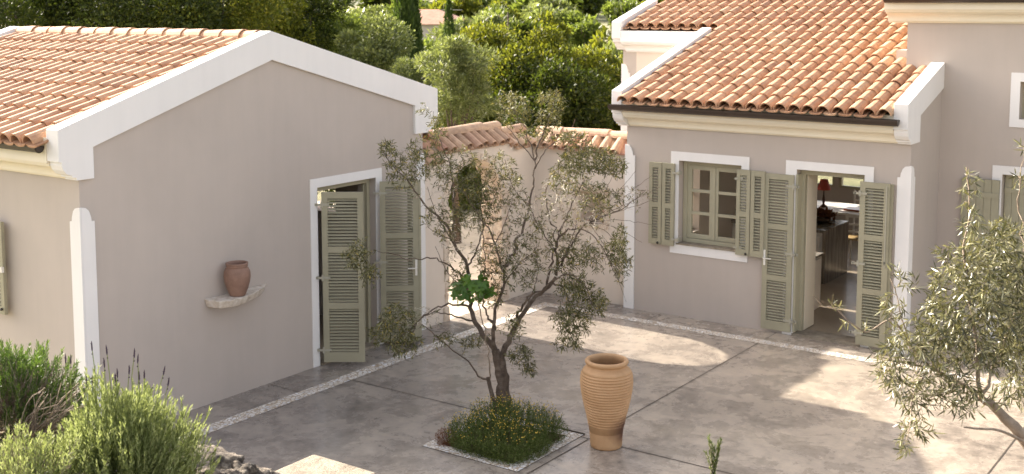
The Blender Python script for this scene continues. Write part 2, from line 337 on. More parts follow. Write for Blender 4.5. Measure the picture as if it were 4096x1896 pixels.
# ------------------------------------------------------------------ ground
def hgt(x,y):
    d=math.hypot(x,y); e=(x*FW[0]+y*FW[1])/1.0
    pts=[(0,-.06),(24,-.06),(34,-.6),(60,-1.9),(100,-1.4),(150,-.4),(220,.8),(300,4.),(420,15),(700,70),(1500,120)]
    for (a,ha),(b,hb) in zip(pts,pts[1:]):
        if d<=b: t=(d-a)/(b-a); z=ha+(hb-ha)*t; break
    else: z=120
    if d>40: z+= (mnoise.noise(Vector((x*.02,y*.02,0)))*2.2+mnoise.noise(Vector((x*.07,y*.07,3)))*.5)*min(1,(d-40)/60)
    return z
mb=MB(); rings=[0,6,12,18,24,30,36,44,52,60,70,80,92,105,120,135,150,170,190,215,240,270,300,340,380,430,500,600,750,1000,1500]; n=96
for r in rings:
    for k in range(n): x=r*math.cos(2*PI*k/n)-3;y=r*math.sin(2*PI*k/n)+8; mb.v.append((x,y,hgt(x,y)))
for i in range(len(rings)-1):
    for k in range(n): mb.f.append((i*n+k,(i+1)*n+k,(i+1)*n+(k+1)%n,i*n+(k+1)%n))
tag(mb.build('terrain',M_land,smooth=True),kind='structure')
def sheet(name,x0,x1,y0,y1,z,m,holes=()):
    mb=MB(); xs=sorted({x0,x1,*[h[0] for h in holes],*[h[1] for h in holes]}); ys=sorted({y0,y1,*[h[2] for h in holes],*[h[3] for h in holes]})
    for a,b in zip(xs,xs[1:]):
        for c,d in zip(ys,ys[1:]):
            if any(h[0]<=(a+b)/2<=h[1] and h[2]<=(c+d)/2<=h[3] for h in holes): continue
            mb.add([(a,c,z),(b,c,z),(b,d,z),(a,d,z)],[(0,1,2,3)])
    return tag(mb.build(name,m),kind='structure')
PX0,PX1,PY0,PY1=-7.80,-6.56,9.39,10.66
sheet('courtyard',-10.70,4,1,15.78,0,M_conc,[(PX0,PX1,PY0,PY1)])
sheet('courtyard',-4.65,4,15.78,17.05,0,M_conc)
sheet('path',-20,-10.70,12.9,22,.0,M_path)
sheet('pebble_strip',-10.13,-9.93,2,15.24,.004,M_peb)
sheet('pebble_strip',-9.93,3.5,15.05,15.24,.004,M_peb)
def groove(x0,x1,y0,y1): return sheet('expansion_joint',x0,x1,y0,y1,.004,M_joint)
g=.007
groove(-9.93,PX0-.0,10.61-g,10.61+g); groove(PX1,3.5,10.585-g,10.585+g); groove(-6.45-g,-6.45+g,10.64,15.05); groove(-2.70-g,-2.70+g,10.64,15.05); groove(-6.45-g,-6.45+g,3,10.56)
for y in (9.9,12.95): groove(-10.66,-10.13,y-.004,y+.004)
for x in (-8.3,-6.45,-4.2): groove(x-.004,x+.004,15.24,15.69)
mb=MB(); 
# ------------------------------------------------------------------ generic wall with rectangular openings
def wall(mb,a0,a1,z0,z1,ops,fn0,fn1):
    xs=sorted({a0,a1,*[o[0] for o in ops],*[o[1] for o in ops]}); zs=sorted({z0,z1,*[o[2] for o in ops],*[o[3] for o in ops]})
    hole=lambda i,j: any(o[0]<=(xs[i]+xs[i+1])/2<=o[1] and o[2]<=(zs[j]+zs[j+1])/2<=o[3] for o in ops)
    nx=len(xs)-1;nz=len(zs)-1
    for i in range(nx):
        for j in range(nz):
            if hole(i,j): continue
            a,b,c,d=xs[i],xs[i+1],zs[j],zs[j+1]
            mb.add([fn0(a,c),fn0(b,c),fn0(b,d),fn0(a,d)],[(0,1,2,3)]); mb.add([fn1(a,c),fn1(b,c),fn1(b,d),fn1(a,d)],[(3,2,1,0)])
            for (p,q,cond) in (((a,c),(b,c),j==0 or hole(i,j-1)),((a,d),(b,d),j==nz-1 or hole(i,j+1)),((a,c),(a,d),i==0 or hole(i-1,j)),((b,c),(b,d),i==nx-1 or hole(i+1,j))):
                if cond: mb.add([fn0(*p),fn0(*q),fn1(*q),fn1(*p)],[(0,1,2,3)])
def wallX(mb,x0,x1,y0,y1,z0,z1,ops=()): wall(mb,y0,y1,z0,z1,ops,lambda a,b:(x0,a,b),lambda a,b:(x1,a,b))
def wallY(mb,y0,y1,x0,x1,z0,z1,ops=()): wall(mb,x0,x1,z0,z1,ops,lambda a,b:(a,y0,b),lambda a,b:(a,y1,b))
# ------------------------------------------------------------------ roof tiles
def tile_course(mb,c,ax,up,nrm,L,r0,r1,th=.015,seg=7,pan=False,lift=0.0):
    """one barrel tile: lower end at c, running along up for L; ax across; nrm out of roof"""
    vs=[]; 
    for (t,r,l) in ((0,r0,lift),(L,r1,0)):
        for rr in (r,r-th):
            for k in range(seg+1):
                a=PI*k/seg
                h=math.sin(a)*rr*(1.02 if not pan else -.34)
                if pan: h+=.004+ (th if rr<r else 0)
                vs.append(c+ax*(-math.cos(a)*rr)+up*t+nrm*(h+l))
    m=seg+1; fs=[]
    for k in range(seg):
        fs.append((k,k+1,2*m+k+1,2*m+k)); fs.append((m+k,3*m+k,3*m+k+1,m+k+1)); fs.append((k,m+k,m+k+1,k+1)); fs.append((2*m+k,2*m+k+1,3*m+k+1,3*m+k))
    fs+=[(0,2*m,3*m,m),(seg,m+seg,3*m+seg,2*m+seg)]
    mb.add(vs,fs)
def tiles(name,m,parent,org,ax,upd,ncol,nrow,pitch,expo,ok=lambda p:True,jit=.006,r=.092):
    ax=Vector(ax);upd=Vector(upd).normalized(); nrm=ax.cross(upd).normalized()
    if nrm.z<0: nrm=-nrm
    mb=MB(); org=Vector(org)
    for i in range(ncol):
        for k in range(nrow):
            p=org+ax*(i*pitch)+upd*(k*expo)
            J=lambda s=1: Vector((random.gauss(0,jit),random.gauss(0,jit),0))*s
            if ok(p): 
                u=(upd+ax*random.gauss(0,.008)).normalized(); tile_course(mb,p+J(),ax,u,nrm,expo+.06,r*random.uniform(.97,1.03)*1.07,r*.95,lift=.016)
            q=p+ax*(pitch/2)
            if ok(q): tile_course(mb,q+J(.5)-upd*.03,ax,upd,nrm,expo+.06,r*.98,r*.86,pan=True,lift=.014)
    return mb.build(name,m,parent,norm=False)
# ------------------------------------------------------------------ louvred leaf (local frame: along a, thickness along t)
def louvre_leaf(mb,o,a,t,w,h,panels,st=.075,th=.035,pitch=.040,solid=False):
    """o lower hinge corner, a unit vector across, t unit outward normal"""
    o=Vector(o);a=Vector(a);t=Vector(t);z=Vector((0,0,1))
    def bx(x0,x1,y0,y1,z0,z1):
        vs=[o+a*x+t*y+z*zz for zz in (z0,z1) for x,y in ((x0,y0),(x1,y0),(x1,y1),(x0,y1))]
        mb.add(vs,[(0,3,2,1),(4,5,6,7),(0,1,5,4),(1,2,6,5),(2,3,7,6),(3,0,4,7)])
    bx(0,st,0,th,0,h); bx(w-st,w,0,th,0,h)
    rails=[0]+list(panels)+[h]; 
    bx(st,w-st,.001,th-.001,0,.13 if h>1.8 else .09); bx(st,w-st,.001,th-.001,h-.08,h)
    for p in panels: bx(st,w-st,.001,th-.001,p-.04,p+.04)
    zz0=.13 if h>1.8 else .09; edges=[zz0]+[e for p in panels for e in (p-.04,p+.04)]+[h-.08]
    for e0,e1 in zip(edges[::2],edges[1::2]):
        n=int((e1-e0)/pitch); 
        for k in range(n):
            zc=e0+(k+.5)*(e1-e0)/n
            d=.0165; hh=.0035
            vs=[o+a*x+t*(th/2+y)+z*(zc+q) for x in (st,w-st) for y,q in ((-d*.85,d*.5),(d*.85,-d*.5),(d*.85,-d*.5+2*hh),(-d*.85,d*.5+2*hh))]
            mb.add(vs,[(0,1,5,4),(1,2,6,5),(2,3,7,6),(3,0,4,7)])
    return bx
def hinge(parent,o,a,t,zs,name='hinge'):
    for z_ in zs:
        mb=MB(); o2=Vector(o)+Vector((0,0,z_)); a=Vector(a);t=Vector(t)
        for (x0,x1,y0,y1,z0,z1) in ((-.07,.10,.035,.043,-.014,.014),(-.012,.014,.034,.046,-.04,.04),(-.085,-.055,.0,.043,-.016,.016)):
            vs=[o2+a*x+t*y+Vector((0,0,zz)) for zz in (z0,z1) for x,y in ((x0,y0),(x1,y0),(x1,y1),(x0,y1))]
            mb.add(vs,[(0,3,2,1),(4,5,6,7),(0,1,5,4),(1,2,6,5),(2,3,7,6),(3,0,4,7)])
        mb.build(name,M_metal,parent)
def arcpts(cx,cy,rx,ry,a0,a1,n): return [(cx+rx*math.cos(math.radians(a0+(a1-a0)*i/n)),cy+ry*math.sin(math.radians(a0+(a1-a0)*i/n))) for i in range(n+1)]
# moulded cornice profile: (out, z) from wall up to frieze, out measured from the wall
CORN=[(0,0),(.03,0),(.03,.022),(.07,.024),(.07,.04)]+[(.07+.10*(1-math.cos(t)), .04+.09*math.sin(t)) for t in (.3,.6,.9,1.2,1.5)]+[(.18,.135),(.18,.155),(.225,.157),(.225,.185),(.255,.187),(.255,.21)]
def quoin(parent,xc,yc,sx,sy,w=.155,top=2.56,sh=.16,th=.022,z0=0.002,faces='xy'):
    """white corner pilaster; sx/sy = direction into the wall along x / y from the corner"""
    prof=[(0,z0),(w,z0),(w,top-sh),(w-.035,top-sh),(w-.042,top-sh+.05),(w-.065,top-.045),(w-.10,top-.012),(0,top)]
    if 'x' in faces:   # plate on the face of constant x, runs in y
        mb=MB(); mb.prism([(yc+sy*(a-0.0),b) for a,b in prof],lambda a,b:(xc-sx*.002,a,b),lambda a,b:(xc-sx*th,a,b)); mb.build('quoin',M_white,parent)
    if 'y' in faces:
        mb=MB(); mb.prism([(xc+sx*a-(sx*th if a==0 else 0),b) for a,b in prof],lambda a,b:(a,yc-sy*.002,b),lambda a,b:(a,yc-sy*th,b)); mb.build('quoin',M_white,parent)
#================================================================== LEFT HOUSE
LH=empty('guest_house',(-13.2,10.15,0),'taupe gabled house on the left with white gable band, tiled roof and half-open shuttered door','house')
XL=-10.68
mb=MB(); DO=(10.81,11.93,-.06,2.33)
wallX(mb,XL,XL-.32,7.36,12.94,-.06,2.85,[DO])
wallY(mb,7.36,7.66,-15.75,XL-.32,-.06,2.85,[(-13.1,-12.25,1.26,2.27)])
wallY(mb,12.64,12.94,-15.75,XL-.32,-.06,2.85,[(-13.0,-12.1,1.6,2.25)])
wallX(mb,-16.05,-15.75,7.36,12.94,-.06,2.85)
mb.prismX([(7.36,2.85),(12.94,2.85),(12.94,3.2),(10.06,4.2),(7.36,3.2)],XL,XL-.2)
mb.prismX([(7.36,2.85),(12.94,2.85),(12.94,3.2),(10.06,4.2),(7.36,3.2)],-16.05,-15.85)
mb.build('wall',M_wall,LH)
# inside
mb=MB(); mb.add([(-15.7,7.7,2.84),(-11,7.7,2.84),(-11,12.6,2.84),(-15.7,12.6,2.84)],[(0,1,2,3)]); mb.build('ceiling',M_interior,LH)
mb=MB(); mb.add([(-15.7,7.7,.02),(XL+.0,7.7,.02),(XL+.0,12.6,.02),(-15.7,12.6,.02)],[(0,1,2,3)]); mb.build('floor',M_floor,LH)
mb=MB(); mb.box(XL-.32,XL+.03,10.83,11.91,.0,.035); mb.build('door_step',M_slab,LH)
# white gable band / parapet
def side_curve(ys,s):  # stepped leg profile on the outside
    return [(ys,3.06),(ys+s*.03,3.055),(ys+s*.03,3.02),(ys+s*.05,2.97),(ys+s*.09,2.925),(ys+s*.15,2.905),(ys+s*.15,2.885),(ys+s*.2,2.88),(ys+s*.2,2.85)]
def band(x0,x1):
    out=[(7.11,3.39),(10.05,4.34),(13.24,3.46)]+side_curve(13.24,-1)+[(12.74,2.85),(12.74,3.25),(10.06,3.99),(7.52,3.18),(7.52,2.85)]+side_curve(7.11,1)[::-1]
    m=MB(); m.prismX(out,x0,x1); return m
band(XL-.16,XL+.04).build('gable_band',M_white,LH,bevel=.006)
band(-16.1,-15.87).build('gable_band',M_white,LH)
# cornice + frieze + gutter on front and back
for ys,s in ((7.36,-1),(12.94,1)):
    mb=MB(); mb.prismX([(ys+s*a,2.85+b) for a,b in CORN]+[(ys+s*.255,3.30),(ys,3.30)],-15.87,XL-.165); mb.build('cornice',M_cream,LH)
    mb=MB(); pr=[(ys+s*(.32+.055*math.cos(t)),3.215-.065*math.sin(t)) for t in [PI*i/10 for i in range(11)]]+[(ys+s*(.32-.049*math.cos(t)),3.213-.056*math.sin(t)) for t in [PI*i/10 for i in range(11)]]
    mb.prismX(pr,-15.84,XL-.18); gt=mb.build('gutter',M_gutter,LH,smooth=False)
    m2=MB(); m2.prismX([(ys+s*(.32+.06*math.cos(t)),3.214-.07*math.sin(t)) for t in [PI*i/10 for i in range(11)]],-11.66,-11.62); m2.build('bracket',M_gutter,gt)
    m2=MB(); m2.prismX([(ys+s*(.32+.056*math.cos(t)),3.214-.066*math.sin(t)) for t in [PI*i/10 for i in range(11)]],XL-.186,XL-.180); m2.build('end_cap',M_gutter,gt)
quoin(LH,XL,7.36,-1,1); quoin(LH,XL,12.94,-1,-1)
# roof: deck under the tiles + two slopes + ridge
sl_f=Vector((0,2.85,.91)); sl_b=Vector((0,-3.1,.82))
mb=MB(); mb.prismX([(7.12,3.20),(10.05,4.10),(13.2,3.23),(13.2,3.16),(10.05,4.02),(7.12,3.13)],-15.86,XL-.17); rf=mb.build('roof',M_under,LH)
nc=24; pit=(15.78-10.98)/23
tiles('roof_tiles',M_tile,rf,(-15.78,7.0,3.225),(1,0,0),sl_f,nc,9,pit,.352)
tiles('roof_tiles',M_tile,rf,(-15.78,13.35,3.265),(1,0,0),sl_b,nc,9,pit,.36)
mb=MB()
for i in range(14):
    x=-15.83+i*.36
    tile_course(mb,Vector((x,10.05,4.235+random.uniform(-.005,.005))),Vector((0,1,0)),Vector((1,0,0)),Vector((0,0,1)),.41 if i<13 else .3,.115 if 0 else .10,.118,seg=9,lift=0)
mb.build('ridge_tiles',M_tile,rf,norm=False)
mb=MB(); mb.prismX([(9.9,4.16),(9.93,4.235),(10.17,4.235),(10.2,4.16),(10.05,4.18)],-15.86,XL-.17); mb.build('ridge_mortar',M_mortar,rf)
# door surround
mb=MB()
for (a,b,c,d) in ((10.69,10.81,0,2.45),(11.93,12.05,0,2.45),(10.81,11.93,2.33,2.45)): mb.box(XL-.001,XL+.014,a,b,c+.003,d)
mb.build('door_surround',M_white,LH)
df=MB()
for (a,b,c,d) in ((10.815,10.87,.02,2.32),(11.87,11.925,.02,2.32),(10.87,11.87,2.26,2.32)): df.box(XL-.20,XL-.10,a,b,c,d)
dframe=df.build('door_frame',M_sageframe,LH)
# inner glazed leaves folded inwards
for (o_,a_) in (((XL-.16,10.88,.05),(-.97,.24,0)),((XL-.16,11.86,.05),(-.6,.8,0))):
    av=Vector(a_).normalized(); tv=Vector((av.y,-av.x,0)); mb=MB(); 
    def bx(x0,x1,y0,y1,z0,z1,o=Vector(o_)): mb.add([o+av*x+tv*y+Vector((0,0,zz)) for zz in (z0,z1) for x,y in ((x0,y0),(x1,y0),(x1,y1),(x0,y1))],[(0,3,2,1),(4,5,6,7),(0,1,5,4),(1,2,6,5),(2,3,7,6),(3,0,4,7)])
    for q in ((0,.08,0,.04,0,2.18),(.42,.5,0,.04,0,2.18),(.08,.42,0.001,.039,0,.7),(.08,.42,0.001,.039,2.09,2.18),(.08,.42,.001,.039,1.4,1.44)): bx(*q)
    gd=mb.build('glazed_door',M_sageframe,LH); mb=MB(); o=Vector(o_); mb.add([o+av*x+tv*.02+Vector((0,0,zz)) for x,zz in ((.08,.7),(.42,.7),(.42,2.09),(.08,2.09))],[(0,1,2,3)]); mb.build('glass',M_glass,gd)
# shutters
def door_shutter(parent,o,a,t,w,h,lab,pan=None,handle=False,hz=None):
    mb=MB(); pan=pan or [h*.335,h*.665]; louvre_leaf(mb,o,a,t,w,h,pan); sh=mb.build('shutter',M_sage,parent)
    if lab: sh['label']=lab
    hinge(sh,o,a,t,hz or [.16,h*.5,h-.16])
    if handle:
        m2=MB(); o2=Vector(o);A=Vector(a);T=Vector(t)
        def bx(x0,x1,y0,y1,z0,z1): m2.add([o2+A*x+T*y+Vector((0,0,zz)) for zz in (z0,z1) for x,y in ((x0,y0),(x1,y0),(x1,y1),(x0,y1))],[(0,3,2,1),(4,5,6,7),(0,1,5,4),(1,2,6,5),(2,3,7,6),(3,0,4,7)])
        bx(w-.05,w-.02,.036,.042,.92,1.14); bx(w-.042,w-.028,.043,.085,1.02,1.035); bx(w-.15,w-.03,.075,.088,1.02,1.034); m2.build('handle',M_whitepaint,sh)
    return sh
def leafdir(p,q):
    a=Vector((q[0]-p[0],q[1]-p[1],0)).normalized(); return a,Vector((a.y,-a.x,0))
a,t=leafdir((-10.60,10.84),(-10.20,11.13)); door_shutter(LH,(-10.62,10.84,.06),a,t,.53,2.22,'half-closed louvred door shutter, left of the pair')
a,t=leafdir((-10.60,11.95),(-10.22,12.28)); door_shutter(LH,(-10.63,11.96,.06),a,t,.52,2.22,'wide-open louvred door shutter, right of the pair',handle=True)
a2,t2=leafdir((-10.25,12.31),(-10.60,12.47)); mb=MB(); louvre_leaf(mb,(-10.24,12.31,.06),a2,t2,.36,2.22,[.74,1.48]); mb.build('shutter',M_sage,LH)
# front window shutter seen at frame edge
a,t=Vector((-1,0,0)),Vector((0,-1,0)); mb=MB(); louvre_leaf(mb,(-11.99,7.30,1.24),a,t,.42,1.04,[.52],st=.06); s_=mb.build('shutter',M_sage,LH); s_['label']='single louvred window shutter cut by the left edge of the photo'
mb=MB(); mb.ball((-12.03,7.25,1.30),.018); mb.build('stop',M_black,s_)
mb=MB(); mb.box(-12.01,-11.975,7.24,7.27,1.72,1.78); mb.build('catch',M_whitepaint,s_)
mb=MB()
for q in ((-13.05,-12.3,7.5,7.55,1.28,1.34),(-13.05,-12.3,7.5,7.55,2.2,2.26),(-13.05,-13.0,7.5,7.55,1.34,2.2),(-12.35,-12.3,7.5,7.55,1.34,2.2),(-12.7,-12.65,7.5,7.55,1.34,2.2)): mb.box(*q)
wn=mb.build('window',M_sageframe,LH); mb=MB(); mb.add([(-13.0,7.52,1.34),(-12.35,7.52,1.34),(-12.35,7.52,2.2),(-13.0,7.52,2.2)],[(0,1,2,3)]); mb.build('glass',M_glass,wn)
# stone wall shelf
bm=MB(); top=[(XL,8.95),(-10.45,8.97),(-10.37,9.12),(-10.38,9.32),(-10.45,9.55),(-10.56,9.78),(XL,9.93)]
bm.prism(top,lambda a,b:(a,b,1.262),lambda a,b:((a-XL)*.86+XL,b+(.03 if b<9.4 else -.06),1.165)); shf=bm.build('shelf',M_travert,LH,bevel=.012); shf['label']='rough travertine slab shelf fixed to the gable wall'
def roughen(o,amp,sc,sub=2,seed=0):
    bm=bmesh.new(); bm.from_mesh(o.data); bmesh.ops.triangulate(bm,faces=bm.faces); bmesh.ops.subdivide_edges(bm,edges=bm.edges,cuts=sub,use_grid_fill=True)
    for v in bm.verts:
        n=mnoise.noise_vector(v.co*sc+Vector((seed,seed*1.7,0)))+mnoise.noise_vector(v.co*sc*2.6)*.45; v.co+=n*amp
    bm.to_mesh(o.data); bm.free()
roughen(shf,.007,14,4,3)
for q,(x,y,z) in enumerate(((XL+.003,9.83,3.0),)):
    pass
#================================================================== POT AND JAR
pp=MB(); prof=[(.0,.0),(.088,0),(.096,.015),(.125,.09),(.148,.17),(.156,.23),(.152,.285),(.132,.325),(.118,.338),(.120,.345),(.128,.35),(.128,.362),(.121,.366),(.130,.372),(.131,.388),(.112,.390),(.104,.375),(.112,.33),(.14,.25),(.12,.08),(.05,.03),(0,.03)]
pp.lathe(prof,(-10.50,9.30,1.265),48); po=pp.build('clay_pot',M_pot,loc=(-10.50,9.30,1.265),smooth=True); tag(po,'small reddish-brown clay pot standing on the stone wall shelf','pot')
prof=[(0,0),(.158,0),(.168,.012),(.170,.05),(.176,.14),(.186,.23)]
for i in range(150):
    z=.24+i*(.575/149); t=z
    base=np.interp(z,[.23,.33,.43,.52,.62,.70,.77,.82],[.187,.207,.232,.252,.270,.277,.273,.262]); prof.append((base+.0058*math.sin((z-.24)/.575*2*PI*19),z))
prof+=[(.247,.838),(.225,.858),(.209,.868),(.204,.88),(.206,.892),(.222,.900),(.229,.912),(.230,.928),(.222,.940),(.205,.944),(.190,.938),(.186,.92),(.195,.88),(.24,.82),(.262,.70),(.22,.42),(.16,.05),(0,.04)]
pp=MB(); pp.lathe(prof,(-6.20,10.52,.004),72); jo=pp.build('storage_jar',M_jar,loc=(-6.20,10.52,.004),smooth=True); tag(jo,'tall ribbed ochre terracotta jar standing on the concrete beside the planted square','jar')
#================================================================== RIGHT HOUSE
MH=empty('main_house',(-6.8,15.7,0),'large taupe house on the right with terracotta roofs, shuttered window and open kitchen door','house')
YF=15.70
ZT=lambda y: 3.37+.297*(y-15.42)        # parapet top line
WO=(-8.04,-7.04,1.10,2.36); DR=(-6.21,-5.25,-.06,2.37)
mb=MB()
wallY(mb,YF,YF+.30,-8.93,-4.65,-.06,2.84,[WO,DR])                       # kitchen front
wallX(mb,-8.93,-8.63,YF+.30,19.0,-.06,2.84,[(16.6,17.6,.95,2.3)])       # west return with window
mb.prismX([(YF+.3,2.84),(19.0,2.84),(19.0,4.2),(YF+.3,3.25)],-8.93,-8.75)
wallX(mb,-4.65,-4.85,YF+.30,17.05,-.06,2.84)
mb.prismX([(YF+.3,2.84),(17.05,2.84),(17.05,3.55),(YF+.3,3.25)],-4.65,-4.82)
wallX(mb,-10.88,-10.6,18.95,24.2,-.06,4.0,[(20.0,21.1,.85,2.4),(21.5,22.9,.85,2.4)])   # back wing west
wallX(mb,-5.15,-5.40,17.35,24.2,-.06,4.0)
wallY(mb,23.95,24.2,-10.6,-5.40,-.06,3.6,[(-9.25,-8.65,.86,2.1),(-8.55,-7.9,.86,2.1),(-7.4,-5.9,.4,2.4)])  # last, wide opening is added to let more light into the kitchen
mb.build('wall',M_wall,MH)
mb=MB(); wallY(mb,18.95,19.15,-10.6,-8.93,-.06,3.82); mb.build('wall',M_wall2,MH)  # paler, warmer render puts reflected light into this wall's colour
TB=MB()
wallY(TB,17.05,17.35,-5.16,3.5,-.06,4.42,[(-3.62,-2.9,3.11,3.62),(-3.80,-2.9,-.06,2.34)]); wallX(TB,-5.16,-4.9,17.35,24.2,3.2,4.42); wallX(TB,3.2,3.5,17.35,24.2,-.06,4.42)
TB.build('wall',M_wall,MH)
# parapets (white)
def par(x0,x1,y0,y1,zb):
    m=MB(); legs=[(y0,3.04),(y0+.03,3.035),(y0+.03,3.0),(y0+.05,2.95),(y0+.09,2.905),(y0+.14,2.885),(y0+.14,2.865),(y0+.20,2.86),(y0+.20,2.83)]
    if zb: pts=[(y0,ZT(y0))]+[(y1,ZT(y1)),(y1,ZT(y1)-.36),(16.0,3.19),(16.0,2.83)]+legs[::-1]
    else: pts=[(y0,ZT(y0)),(y1,ZT(y1)),(y1,ZT(y1)-.6),(16.0,3.0),(16.0,2.83)]+legs[::-1]
    m.prismX(pts,x0,x1); return m.build('parapet',M_white,MH,bevel=.005)
par(-9.05,-8.88,15.43,18.45,False); par(-4.81,-4.625,15.43,17.05,True)
# back wing parapet
mb=MB(); zt=lambda y: ZT(y); mb.prismX([(18.70,zt(18.72)),(20.1,zt(20.1)),(20.1,zt(20.1)-.5),(19.2,3.84),(18.9,3.84),(18.88,3.87),(18.84,3.9),(18.80,3.96),(18.74,3.99),(18.74,4.03),(18.70,4.05)],-10.98,-10.80); mb.build('parapet',M_white,MH)
mb=MB(); mb.prismX([(18.95-a,3.80+b) for a,b in CORN]+[(18.95-.235,4.19),(18.95,4.19)],-10.80,-9.053); mb.build('cornice',M_white,MH)
quoin(MH,-10.88,18.95,1,1,top=3.58,faces='y')
# front cornice, frieze, gutter
mb=MB(); mb.prismX([(YF-a,2.83+b) for a,b in CORN]+[(YF-.255,3.22),(YF,3.22)],-8.875,-4.815); mb.build('cornice',M_cream,MH)
mb=MB(); pr=[(YF-.335+.06*math.cos(t),3.17-.085*math.sin(t)) for t in [PI*i/10 for i in range(11)]]+[(YF-.335-.053*math.cos(t),3.163-.06*math.sin(t)) for t in [PI*i/10 for i in range(11)]]
mb.prismX(pr,-9.04,-4.73); gt=mb.build('gutter',M_gutter,MH)
for x in (-8.62,-7.2,-5.35): m2=MB(); m2.prismX([(YF-.335+.066*math.cos(t),3.166-.076*math.sin(t)) for t in [PI*i/10 for i in range(11)]],x,x+.03); m2.build('bracket',M_gutter,gt)
for x in (-9.046,-4.730): m2=MB(); m2.prismX([(YF-.335+.061*math.cos(t),3.166-.071*math.sin(t)) for t in [PI*i/10 for i in range(11)]],x,x+.006); m2.build('end_cap',M_gutter,gt)
quoin(MH,-8.93,YF,1,1,w=.15,top=2.54,faces='y'); quoin(MH,-4.65,YF,-1,1,w=.16,top=2.54)
# roof deck + tiles
zr=lambda y: ZT(y)-.145
mb=MB()
mb.prismX([(15.40,zr(15.4)-.075),(20.4,zr(20.4)-.075),(20.4,zr(20.4)-.13),(15.40,zr(15.4)-.13)],-8.88,-5.165)
mb.prismX([(15.40,zr(15.4)-.075),(17.04,zr(17.04)-.075),(17.04,zr(17.04)-.13),(15.40,zr(15.4)-.13)],-5.165,-4.82)
mb.prismX([(18.72,zr(18.72)-.075),(20.4,zr(20.4)-.075),(20.4,zr(20.4)-.13),(18.72,zr(18.72)-.13)],-10.81,-8.88)
mb.prismX([(20.4,zr(20.4)-.075),(24.4,3.46),(24.4,3.40),(20.4,zr(20.4)-.13)],-10.81,-5.165)
rf=mb.build('roof',M_under,MH)
up=Vector((0,1,.297)); pit=(8.80-4.90)/19
ncl=10
def okr(p):
    if p.x<-8.9: return p.y>18.5 and p.x>-10.84
    if p.x>-5.2: return p.y<16.75 and p.x<-4.82
    return p.y<20.3
tiles('roof_tiles',M_tile,rf,(-8.80-pit*ncl,15.33,zr(15.33)+.006),(1,0,0),up,20+ncl,15,pit,.362,okr)
# window surround, sill
mb=MB()
for (a,b,c,d) in ((-8.17,-8.04,1.10,2.49),(-7.04,-6.92,1.10,2.49),(-8.04,-7.04,2.36,2.49),(-8.17,-6.92,.96,1.10)): mb.box(a,b,YF-.014,YF+.001,c,d)
mb.build('window_surround',M_white,MH)
mb=MB(); mb.box(-8.06,-7.02,YF-.03,YF+.16,1.098,1.118); mb.build('window_sill',M_slab,MH)
mb=MB()
for (a,b,c,d) in ((-6.37,-6.21,0,2.49),(-5.25,-5.13,0,2.49),(-6.21,-5.25,2.37,2.49)): mb.box(a,b,YF-.014,YF+.001,c+.003,d)
mb.build('door_surround',M_white,MH)
mb=MB(); mb.box(-6.22,-5.24,YF-.03,YF+.3,.0,.035); mb.build('door_step',M_slab,MH)
# window frame with two casements of three panes
mb=MB(); y0,y1=YF+.15,YF+.20
for q in ((-8.035,-7.97,y0-.02,y1,1.12,2.355),(-7.11,-7.045,y0-.02,y1,1.12,2.355),(-7.97,-7.11,y0-.02,y1,2.29,2.355),(-7.97,-7.11,y0-.02,y1,1.12,1.18)): mb.box(*q)
for xa,xb in ((-7.97,-7.545),(-7.535,-7.11)):
    for q in ((xa,xa+.065,y0,y1,1.185,2.285),(xb-.065,xb,y0,y1,1.185,2.285),(xa+.065,xb-.065,y0+.002,y1,1.185,1.25),(xa+.065,xb-.065,y0+.002,y1,2.22,2.285),(xa+.065,xb-.065,y0+.004,y1,1.545,1.59),(xa+.065,xb-.065,y0+.004,y1,1.88,1.925)): mb.box(*q)
mb.box(-7.565,-7.515,y0-.012,y0-.001,1.185,2.285)
wf=mb.build('window',M_sageframe,MH,bevel=.004)
mb=MB(); yg=YF+.178
for xa,xb in ((-7.905,-7.61),(-7.47,-7.175)): mb.add([(xa,yg,1.25),(xb,yg,1.25),(xb,yg,2.22),(xa,yg,2.22)],[(0,1,2,3)])
mb.build('glass',M_glass,wf)
# window shutters (two folded narrow leaves a side)
for i,(x0,w_) in enumerate(((-8.51,.215),(-8.29,.205),(-7.085,.215),(-6.865,.215))):
    mb=MB(); louvre_leaf(mb,(x0,YF-.02 if i<2 else YF-.03,1.07),(1,0,0),(0,-1,0),w_-.006,1.24,[.60],st=.055,th=.04)
    s_=mb.build('shutter',M_sage,MH); s_['label']=['outermost','inner'][[0,1,1,0][i]]+' folded leaf of the window shutter on the '+['left','right'][i//2]
    if i in (0,2): m2=MB(); m2.ball((x0+.16,YF-.075,1.095),.02); m2.build('stop',M_black,s_)
    if i in (1,2):
        for z_ in (1.16,2.16): m2=MB(); xx=x0+w_ if i==1 else x0; m2.box(xx-.03,xx+.08 if i==1 else xx+.02,YF-.075,YF-.062,z_,z_+.03); m2.box(xx+.05,xx+.09,YF-.062,YF+.02,z_-.01,z_+.04); m2.build('hinge',M_metal,s_)
